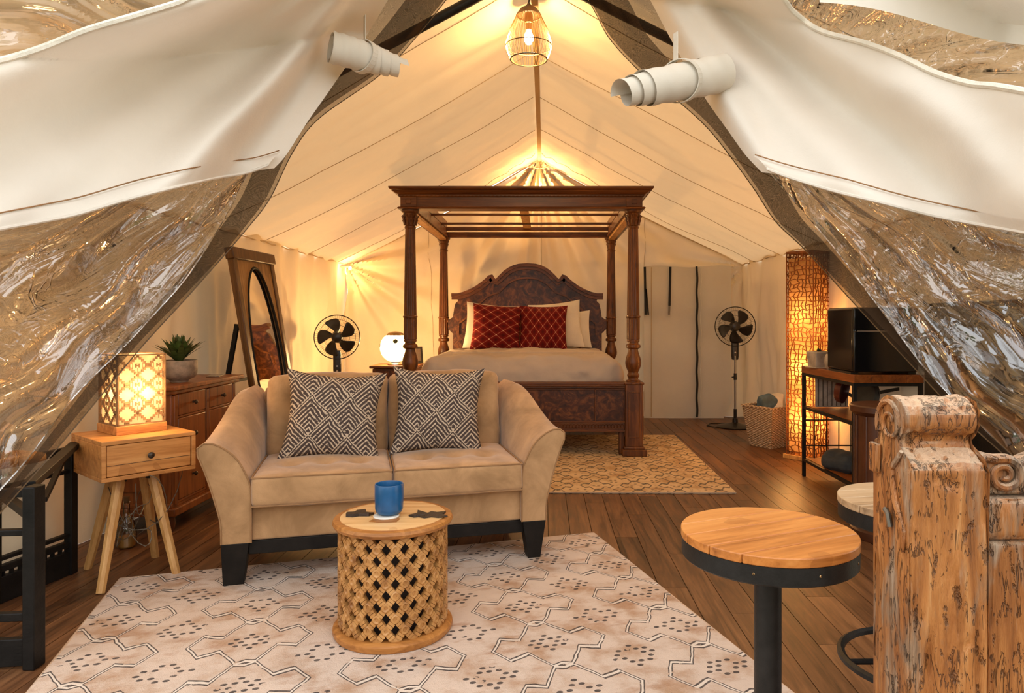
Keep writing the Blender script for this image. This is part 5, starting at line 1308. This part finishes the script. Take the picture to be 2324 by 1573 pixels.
q = thing('paper_cup', 'white-bottomed dark cup on the middle shelf of the console', 'cup', (2.24, 4.93, 0.58)); MB().lathe([(0.001, 0), (0.030, 0), (0.032, 0.022)], 24, caps=False).build('cup_base', 'paper_white', q); MB().lathe([(0.033, 0.022), (0.038, 0.085), (0.040, 0.09), (0.036, 0.09), (0.032, 0.03)], 24, caps=False).build('cup_sleeve', 'bark_dark', q)
for (xx, yy, rz_, lb, sz_) in ((2.26, 5.25, 0.3, 'dark crumpled bundle on the bottom console shelf, rear of two', 0.30), (2.34, 5.02, -0.2, 'dark crumpled bundle on the bottom console shelf, front of two', 0.26)):
    o = MB().cushion((sz_ * 0.7, sz_, 0.13), 0.05, (0.02, 0.02, 0.02), n=14, wr=0.02, seed=xx * 9).build('dark_bundle', 'cloth_dark', smooth=80, loc=(xx, yy, 0.205), rot=(0, 0, rz_)); tag(o, lb, 'cloth')
# dark red wooden drum stand in front of the console
q = thing('wooden_drum_stand', 'dark reddish wooden drum-shaped stand between console and carved post', 'stand', (2.02, 4.12, 0))
MB().lathe([(0.001, 0), (0.19, 0), (0.195, 0.01), (0.195, 0.05), (0.175, 0.06), (0.17, 0.72), (0.185, 0.73), (0.20, 0.745), (0.20, 0.775), (0.192, 0.782), (0.001, 0.782)], 40, caps=False).build('body', 'dark_red_wood', q)
for k in range(14):
    t = 2 * PI * k / 14; MB().bar((0.172 * math.cos(t), 0.172 * math.sin(t), 0.06), (0.172 * math.cos(t), 0.172 * math.sin(t), 0.72), 0.02, 0.012, up=(math.cos(t), math.sin(t), 0)).build('stave_rib', 'dark_red_wood', q, bevel=0.003)

# laundry basket
q = thing('wicker_basket', 'square woven wicker basket on the floor left of the tall lamp', 'basket', (2.29, 7.10, 0), R(33))
b = MB(); n = 34; vs = []
def bk(u, v, sx):
    h = 0.41 * v; s_ = 0.135 + 0.055 * v + 0.0035 * math.sin(v * n * PI * 2) * (1 if int(u * 16) % 2 else -1); a_ = (u - 0.5) * 2
    return sx @ Vector((a_ * (0.135 + 0.055 * v), -s_, h))
for k in range(4):
    X = Matrix.Rotation(PI / 2 * k, 4, 'Z'); b.grid(lambda u, v, X=X: tuple(bk(u, v, X)), 32, 100)
b.box((0, 0, 0.01), (0.26, 0.26, 0.02)); b.build('woven_body', 'wicker', q, smooth=60)
rm = [(-0.192, -0.192, 0.41), (0.192, -0.192, 0.41), (0.192, 0.192, 0.41), (-0.192, 0.192, 0.41)]
MB().tube(rm, 0.011, 8, closed=True).build('rim', 'wicker', q)
MB().box((0, 0, 0.25), (0.30, 0.30, 0.01)).build('lining', 'cloth_dark', q)
for (dx, dy, dz_, mat, lb, rr) in ((-0.05, 0.0, 0.40, 'cloth_blue', 'folded blue-grey cloth in the wicker basket', 0.25), (0.05, -0.04, 0.41, 'cloth_white', 'folded cream cloth sticking up in the wicker basket', -0.5), (0.06, 0.07, 0.40, 'cloth_dark', 'dark cloth at the back of the wicker basket', 0.9)):
    p_ = Matrix.Rotation(R(33), 4, 'Z') @ Vector((dx, dy, 0))
    o = MB().cushion((0.17, 0.08, 0.20), 0.012, (0.0, 0.01, 0.03), n=16, wr=0.030, seed=dx * 40).build('folded_cloth', mat, smooth=70, loc=(2.29 + p_.x, 7.10 + p_.y, dz_), rot=(rr, 0.3 * rr, rr)); tag(o, lb, 'cloth')

# ------------------------------------------------------------------ black folding rack at the far left
rk = thing('black_folding_rack', 'scuffed black wooden folding rack of ladder frames at the left edge', 'rack', (-2.2, 2.9, 0))
def L_(x, y, z): return (x + 2.2, y - 2.9, z)
A1, A0 = (-1.885, 2.57), (-2.56, 2.50); B1, B0 = (-2.395, 3.52), (-2.47, 3.12)
for (x, y) in (A1, A0): MB().box(L_(x, y, 0.335), (0.045, 0.06, 0.67)).build('post', 'black_wood', rk, bevel=0.004)
for (x, y) in (B1, B0): MB().box(L_(x, y, 0.322), (0.04, 0.05, 0.644)).build('post', 'black_wood', rk, bevel=0.004)
def rail_(P0, P1, z, h_, t=0.03): MB().bar(L_(*P0, z), L_(*P1, z), t, h_).build('rail', 'black_wood', rk, bevel=0.003)
for z, h_ in ((0.645, 0.03), (0.50, 0.022), (0.19, 0.03), (0.06, 0.10)): rail_(A0, A1, z, h_)
for z, h_ in ((0.625, 0.035), (0.52, 0.018), (0.20, 0.018), (0.155, 0.03), (0.06, 0.12)): rail_(B0, B1, z, h_)
rail_((-2.36, 3.50), (-1.95, 2.63), 0.655, 0.030, 0.045)
MB().bar(L_(-2.385, 3.46, 0.60), L_(-2.12, 2.95, 0.52), 0.02, 0.02).build('brace', 'black_wood', rk)
MB().bar(L_(-2.41, 3.10, 0.50), L_(-1.93, 2.60, 0.56), 0.03, 0.03).build('brace', 'black_wood', rk)
for i in range(9): MB().bar(L_(-2.46 + 0.008 * i, 3.16 + 0.042 * i, 0.03), L_(-2.46 + 0.008 * i, 3.16 + 0.042 * i, 0.15), 0.006, 0.02).build('slat', 'black_wood', rk)
for z in (0.03, 0.055, 0.08): MB().bar(L_(-2.5, 2.515, z), L_(-1.9, 2.555, z), 0.008, 0.008).build('slat', 'black_wood', rk)
tr_ = MB().cushion((0.34, 0.22, 0.05), 0.02, n=6).build('wooden_tray', 'acacia', loc=(-2.40, 3.02, 0.665), rot=(0, 0, R(70)), smooth=60); tag(tr_, 'rough wooden board lying on top of the black rack behind the vinyl', 'board')

# glass bottle and cables under the side table
q = thing('glass_bottle', 'clear glass bottle with amber base standing behind the side table legs', 'bottle', (-2.36, 3.93, 0))
MB().lathe([(0.001, 0.002), (0.04, 0.002), (0.05, 0.012), (0.05, 0.10), (0.04, 0.14), (0.018, 0.18), (0.016, 0.25), (0.019, 0.255)], 28, caps=False).build('glass', 'glass', q)
MB().lathe([(0.001, 0.006), (0.045, 0.006), (0.046, 0.06), (0.001, 0.062)], 24, caps=False).build('contents', simple('amber', srgb(190, 140, 70), 0.5), q)
MB().lathe([(0.001, 0.25), (0.014, 0.25), (0.016, 0.285), (0.001, 0.287)], 16, caps=False).build('stopper', 'wire_brown', q)
random.seed(4)
cb = thing('tangled_cable', 'thin grey cable tangled beneath the light wooden side table', 'cable', (-2.08, 3.56, 0))
for k in range(3):
    pts = []; a_ = random.uniform(0, 6)
    for i in range(26):
        t = i / 25; pts.append((0.20 * math.sin(a_ + t * (7 + k)) * (0.4 + 0.6 * t), 0.16 * math.cos(a_ * 2 + t * (9 - k)), 0.48 - 0.30 * math.sin(PI * t) - 0.06 * math.sin(t * 17 + k)))
    MB().tube(pts, 0.0022, 5).build('cable_loop', 'grey_metal', cb)
# ------------------------------------------------------------------ bar stools
def stool(x, y, rz, mat, label, zt=0.803, foot=True):
    s = thing('bar_stool', label, 'stool', (x, y, 0.0), rz); r = 0.194
    # wooden seat sawn into five boards
    cuts = [-r - 0.001, -0.105, -0.035, 0.045, 0.118, r + 0.001]
    for i in range(5):
        a_, b_ = cuts[i] + 0.0013, cuts[i + 1] - 0.0013; poly = []
        n = 18
        ya_, yb_ = max(a_, -r), min(b_, r)
        right = [(math.sqrt(max(0, r * r - q * q)), q) for q in [ya_ + (yb_ - ya_) * k / n for k in range(n + 1)]]
        left = [(-px_, q) for px_, q in reversed(right)]
        pts = right + left; m_ = len(pts)
        vs = [(px_, q, zt - 0.020) for px_, q in pts] + [(px_, q, zt) for px_, q in pts]
        mb = MB().add(vs, [tuple(reversed(range(m_))), tuple(range(m_, 2 * m_))] + [(k, (k + 1) % m_, m_ + (k + 1) % m_, m_ + k) for k in range(m_)])
        mb.build('seat_board', mat, s, smooth=30, bevel=0.0022, merge=True)
    MB().lathe([(0.001, zt - 0.061), (0.188, zt - 0.061), (0.1925, zt - 0.057), (0.1925, zt - 0.0205), (0.001, zt - 0.0205)], 80, caps=False).build('steel_band', 'black_metal', s)
    for k in range(5):
        t = R(-140 + 40 * k); MB().lathe([(0.001, 0), (0.003, 0), (0.002, 0.0015), (0.001, 0.0015)], 8, Matrix.Translation((0.1925 * math.cos(t), 0.1925 * math.sin(t), zt - 0.038)) @ Matrix.Rotation(t, 4, 'Z') @ Matrix.Rotation(R(90), 4, 'Y'), caps=False).build('screw', 'brass', s)
    MB().tube([(0, 0, 0.02), (0, 0, zt - 0.06)], 0.030, 24).build('pillar', 'black_metal', s)
    if foot: b = MB(); ring(b, 0.185, 0.37, 0.011, 48); b.build('foot_ring', 'black_metal', s)
    for k in range(3 if foot else 0):
        t = 2 * PI * k / 3 + 0.9; MB().tube([(0.03 * math.cos(t), 0.03 * math.sin(t), 0.37), (0.18 * math.cos(t), 0.18 * math.sin(t), 0.37)], 0.008, 8).build('ring_spoke', 'black_metal', s)
    MB().lathe([(0.001, 0.0), (0.21, 0.0), (0.215, 0.008), (0.05, 0.028), (0.032, 0.05), (0.001, 0.05)], 48, caps=False).build('base_plate', 'black_metal', s)
    return s
stool(0.508, 1.585, R(24), 'stool_wood', 'round bar stool with orange-brown plank seat and black steel band, nearest the camera', foot=False)
stool(0.992, 1.86, R(10), 'stool_grey', 'round bar stool with worn greyish plank seat half hidden behind the carved post')

# ------------------------------------------------------------------ carved post and bar front
bar = thing('carved_bar_post', 'weathered carved wooden post with rounded scroll top and bar panel at the right edge', 'carved post', (0.755, 1.37, 0))
def pl(x, y, z): return Vector((x - 0.755, y - 1.37, z))
sx0, sx1 = 0.680, 0.829
# side profile (y, z) from the front foot up over the scroll and down the back
pr = [(1.300, 0.0), (1.298, 0.50), (1.299, 0.90), (1.296, 0.975), (1.296, 1.000), (1.304, 1.012), (1.330, 1.026), (1.344, 1.034), (1.349, 1.046), (1.345, 1.058), (1.330, 1.066), (1.322, 1.080), (1.322, 1.100), (1.332, 1.116), (1.352, 1.128), (1.378, 1.131), (1.402, 1.124), (1.418, 1.108), (1.424, 1.085), (1.424, 1.055), (1.426, 1.030), (1.442, 1.028), (1.444, 0.985), (1.440, 0.97), (1.440, 0.5), (1.440, 0.0)]
def dens(poly, step):
    out = []
    for a_, b_ in zip(poly[:-1], poly[1:]):
        L = math.hypot(b_[0] - a_[0], b_[1] - a_[1]); k = max(1, int(L / step))
        out += [(a_[0] + (b_[0] - a_[0]) * i / k, a_[1] + (b_[1] - a_[1]) * i / k) for i in range(k)]
    return out + [poly[-1]]
pd = dens(pr, 0.006); nx = 34
def rough(p, n_, amp, k=0):
    v = nz(p[0] * 34 + k, p[1] * 34, p[2] * 5) ; v2 = nz(p[0] * 90, p[1] * 90 + k, p[2] * 11); c_ = min(0, nz(p[0] * 60 + 7, p[1] * 60, p[2] * 7 + k) + 0.28)
    pit = min(0, nz(p[0] * 24 + 3 + k, p[1] * 24, p[2] * 20) + 0.42)
    return Vector(p) + n_ * amp * (v * 0.5 + v2 * 0.28 + c_ * 2.2 + pit * 2.5)
b = MB()
def face_strip(u, v):
    j = round(v * (len(pd) - 1)); y, z = pd[j]; a_ = pd[max(0, j - 1)]; c_ = pd[min(len(pd) - 1, j + 1)]
    t = Vector((0, c_[0] - a_[0], c_[1] - a_[1])).normalized(); n_ = Vector((0, -t.z, t.y))
    sh = 0.0 if z < 1.0 else 0.003
    x = sx0 + sh + (sx1 - sx0 - 2 * sh) * u
    e = min(u, 1 - u); rd = 0.006 * max(0, 1 - e / 0.05) ** 2
    return tuple(rough((x, y, z), n_, 0.0075) - n_ * rd - Vector((0.755, 1.37, 0)))
b.grid(face_strip, nx, len(pd) - 1)
for sx, fl2 in ((sx0, False), (sx1, True)):
    yc, ctr = 1.37, None
    rows_ = 150
    def side(u, v, sx=sx):
        z = 1.131 * v
        # front and back y limits of the profile at this height
        ys = [p for p in pd if abs(p[1] - z) < 0.009] or [p for p in pd if abs(p[1] - z) < 0.03]
        ylo = min(p[0] for p in ys); yhi = max(p[0] for p in ys)
        if v > 0.999: ylo, yhi = 1.36, 1.39
        y = ylo + (yhi - ylo) * u; e = min(u, 1 - u)
        n_ = Vector((-1 if sx == sx0 else 1, 0, 0)); sh = 0.0 if z < 1.0 else 0.003
        groove = 0.004 * max(0, 1 - abs(u - 0.45) * 22) * (z < 0.9)
        p = rough((sx + (-sh if sx == sx1 else sh), y, z), n_, 0.0045, 4) if 0.02 < e else Vector((sx + (-sh if sx == sx1 else sh), y, z))
        return tuple(p - n_ * groove - Vector((0.755, 1.37, 0)))
    b.grid(side, 22, rows_, flip=fl2 is False)
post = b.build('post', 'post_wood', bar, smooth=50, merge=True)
# scroll carving on the end of the head
sc_ = []
for i in range(40):
    t = i / 39; a_ = R(-30) + t * R(560); r_ = 0.050 * (1 - t * 0.78); sc_.append(pl(sx0 - 0.001, 1.372 + r_ * math.cos(a_), 1.080 + r_ * 0.95 * math.sin(a_)))
MB().tube(sc_, [0.006 * (1 - 0.5 * i / 39) for i in range(40)], 6).build('end_scroll', 'post_wood', bar)
MB().tube([pl(sx0 - 0.001, 1.325, 1.03), pl(sx0 - 0.002, 1.36, 0.99), pl(sx0 - 0.002, 1.345, 0.93), pl(sx0 - 0.001, 1.315, 0.88), pl(sx0 - 0.001, 1.32, 0.84)], [0.004, 0.007, 0.007, 0.006, 0.003], 8).build('side_scroll', 'post_wood', bar)
MB().box(tuple(pl(sx0 - 0.004, 1.425, 1.0)), (0.012, 0.035, 0.06)).build('corner_block', 'post_wood', bar, bevel=0.004)
MB().tube([pl(sx0 - 0.003, 1.385, 0.905), pl(sx0 - 0.005, 1.370, 0.900), pl(sx0 - 0.003, 1.365, 0.875)], 0.005, 6).build('iron_staple', 'grey_metal', bar)
# bar front right of the post
def slab(x0_, x1_, y0_, z0_, z1_, nm, amp=0.004, k=0, dep=0.06):
    b = MB(); nx_, nz_2 = max(6, int((x1_ - x0_) / 0.008)), max(6, int((z1_ - z0_) / 0.008))
    b.grid(lambda u, v: tuple(rough((x0_ + (x1_ - x0_) * u, y0_, z0_ + (z1_ - z0_) * v), Vector((0, -1, 0)), amp, k) + Vector((0, 0.006 * max(0, 1 - min(u * (x1_ - x0_), (1 - u) * (x1_ - x0_), v * (z1_ - z0_), (1 - v) * (z1_ - z0_)) / 0.008), 0)) - Vector((0.755, 1.37, 0))), nx_, nz_2)
    c = ((x0_ + x1_) / 2 - 0.755, y0_ + dep / 2 + 0.004 - 1.37, (z0_ + z1_) / 2); b.box(c, (x1_ - x0_ - 0.001, dep - 0.004, z1_ - z0_ - 0.001))
    return b.build(nm, 'post_wood', bar, smooth=50)
slab(0.842, 1.60, 1.352, 0.853, 0.932, 'top_rail', 0.004, 2)
slab(0.836, 1.60, 1.362, 0.0, 0.847, 'bar_panel', 0.004, 9)
# carved scroll board standing on the rail: outline then spiral relief
sb = [(0.838, 0.936), (0.838, 0.985), (0.842, 1.006), (0.856, 1.016), (0.872, 1.018), (0.890, 1.010), (0.904, 0.996), (0.918, 0.990), (0.935, 0.996), (0.955, 1.008), (0.985, 1.020), (1.05, 1.040), (1.12, 1.06), (1.25, 1.08), (1.60, 1.09), (1.60, 0.936)]
b = MB().prism([(x - 0.755, z) for x, z in reversed(sb)], 1.375 - 1.37, 1.415 - 1.37).build('scroll_board', 'post_wood', bar, smooth=30, bevel=0.004)
sp = []
for i in range(60):
    t = i / 59; a_ = R(165) - t * R(640); r_ = 0.036 * (1 - 0.80 * t) ; sp.append(pl(0.905 + r_ * 1.1 * math.cos(a_), 1.372, 0.975 + r_ * math.sin(a_)))
sp = [pl(0.842, 1.374, 0.985), pl(0.852, 1.372, 1.004), pl(0.868, 1.372, 1.010)][::1] + [pl(0.885, 1.372, 1.007)] + sp[6:]
MB().tube(sp, [0.006, 0.008, 0.009, 0.010] + [0.010 * (1 - 0.55 * i / 54) for i in range(54)], 8).build('spiral_carving', 'post_wood', bar)
MB().tube([pl(0.935, 1.372, 0.972), pl(0.96, 1.372, 0.995), pl(1.0, 1.372, 1.005), pl(1.08, 1.372, 1.02)], [0.004, 0.009, 0.010, 0.008], 8).tube([pl(0.95, 1.374, 0.94), pl(0.985, 1.372, 0.965), pl(1.04, 1.372, 0.955)], [0.005, 0.008, 0.004], 8).build('leaf_carving', 'post_wood', bar)
blk = thing('storage_cabinet', 'tall black storage cabinet along the right wall behind the crumpled vinyl', 'cabinet', (2.40, 3.60, 0))
MB().box((0, 0, 0.70), (0.28, 1.10, 1.36)).build('body', 'black_wood', blk, bevel=0.01)
for z in (0.5, 0.95): MB().box((-0.143, 0, z), (0.008, 1.06, 0.02)).build('batten', 'black_metal', blk)
for sy in (-1, 1): MB().box((0, sy * 0.5, 0.01), (0.26, 0.06, 0.02)).build('foot', 'black_metal', blk)

# unseen hedge added behind the camera to give the vinyl something to mirror
def hg(u, v):
    x = -11 + 22 * u; ph = PI * v; h = 3.0 + 0.9 * nz(x * 0.5, 3); k = 1 + 0.35 * nz(x * 1.3, v * 4, 2) + 0.2 * nz(x * 4, v * 9, 5)
    return (x, 1.2 * math.sin(ph) * k * (1 if v < 2 else 1) * math.cos(ph) * 2 - 7.5, h * math.sin(ph) ** 0.8 * (0.9 + 0.1 * k) - 0.42)
hdg = MB().grid(lambda u, v: (-11 + 22 * u, -7.5 - 1.0 * math.cos(PI * v) * (1 + 0.4 * nz(u * 30, v * 4, 2)), -0.42 + (2.1 + 0.8 * nz(u * 12, 3)) * math.sin(PI * v) ** 0.7 * (1 + 0.10 * nz(u * 60, v * 9))), 140, 20)
tag(hdg.build('added_hedge', 'shrub_green', smooth=70), 'leafy green hedge added out of view behind the camera, mirrored in the clear vinyl', 'hedge')
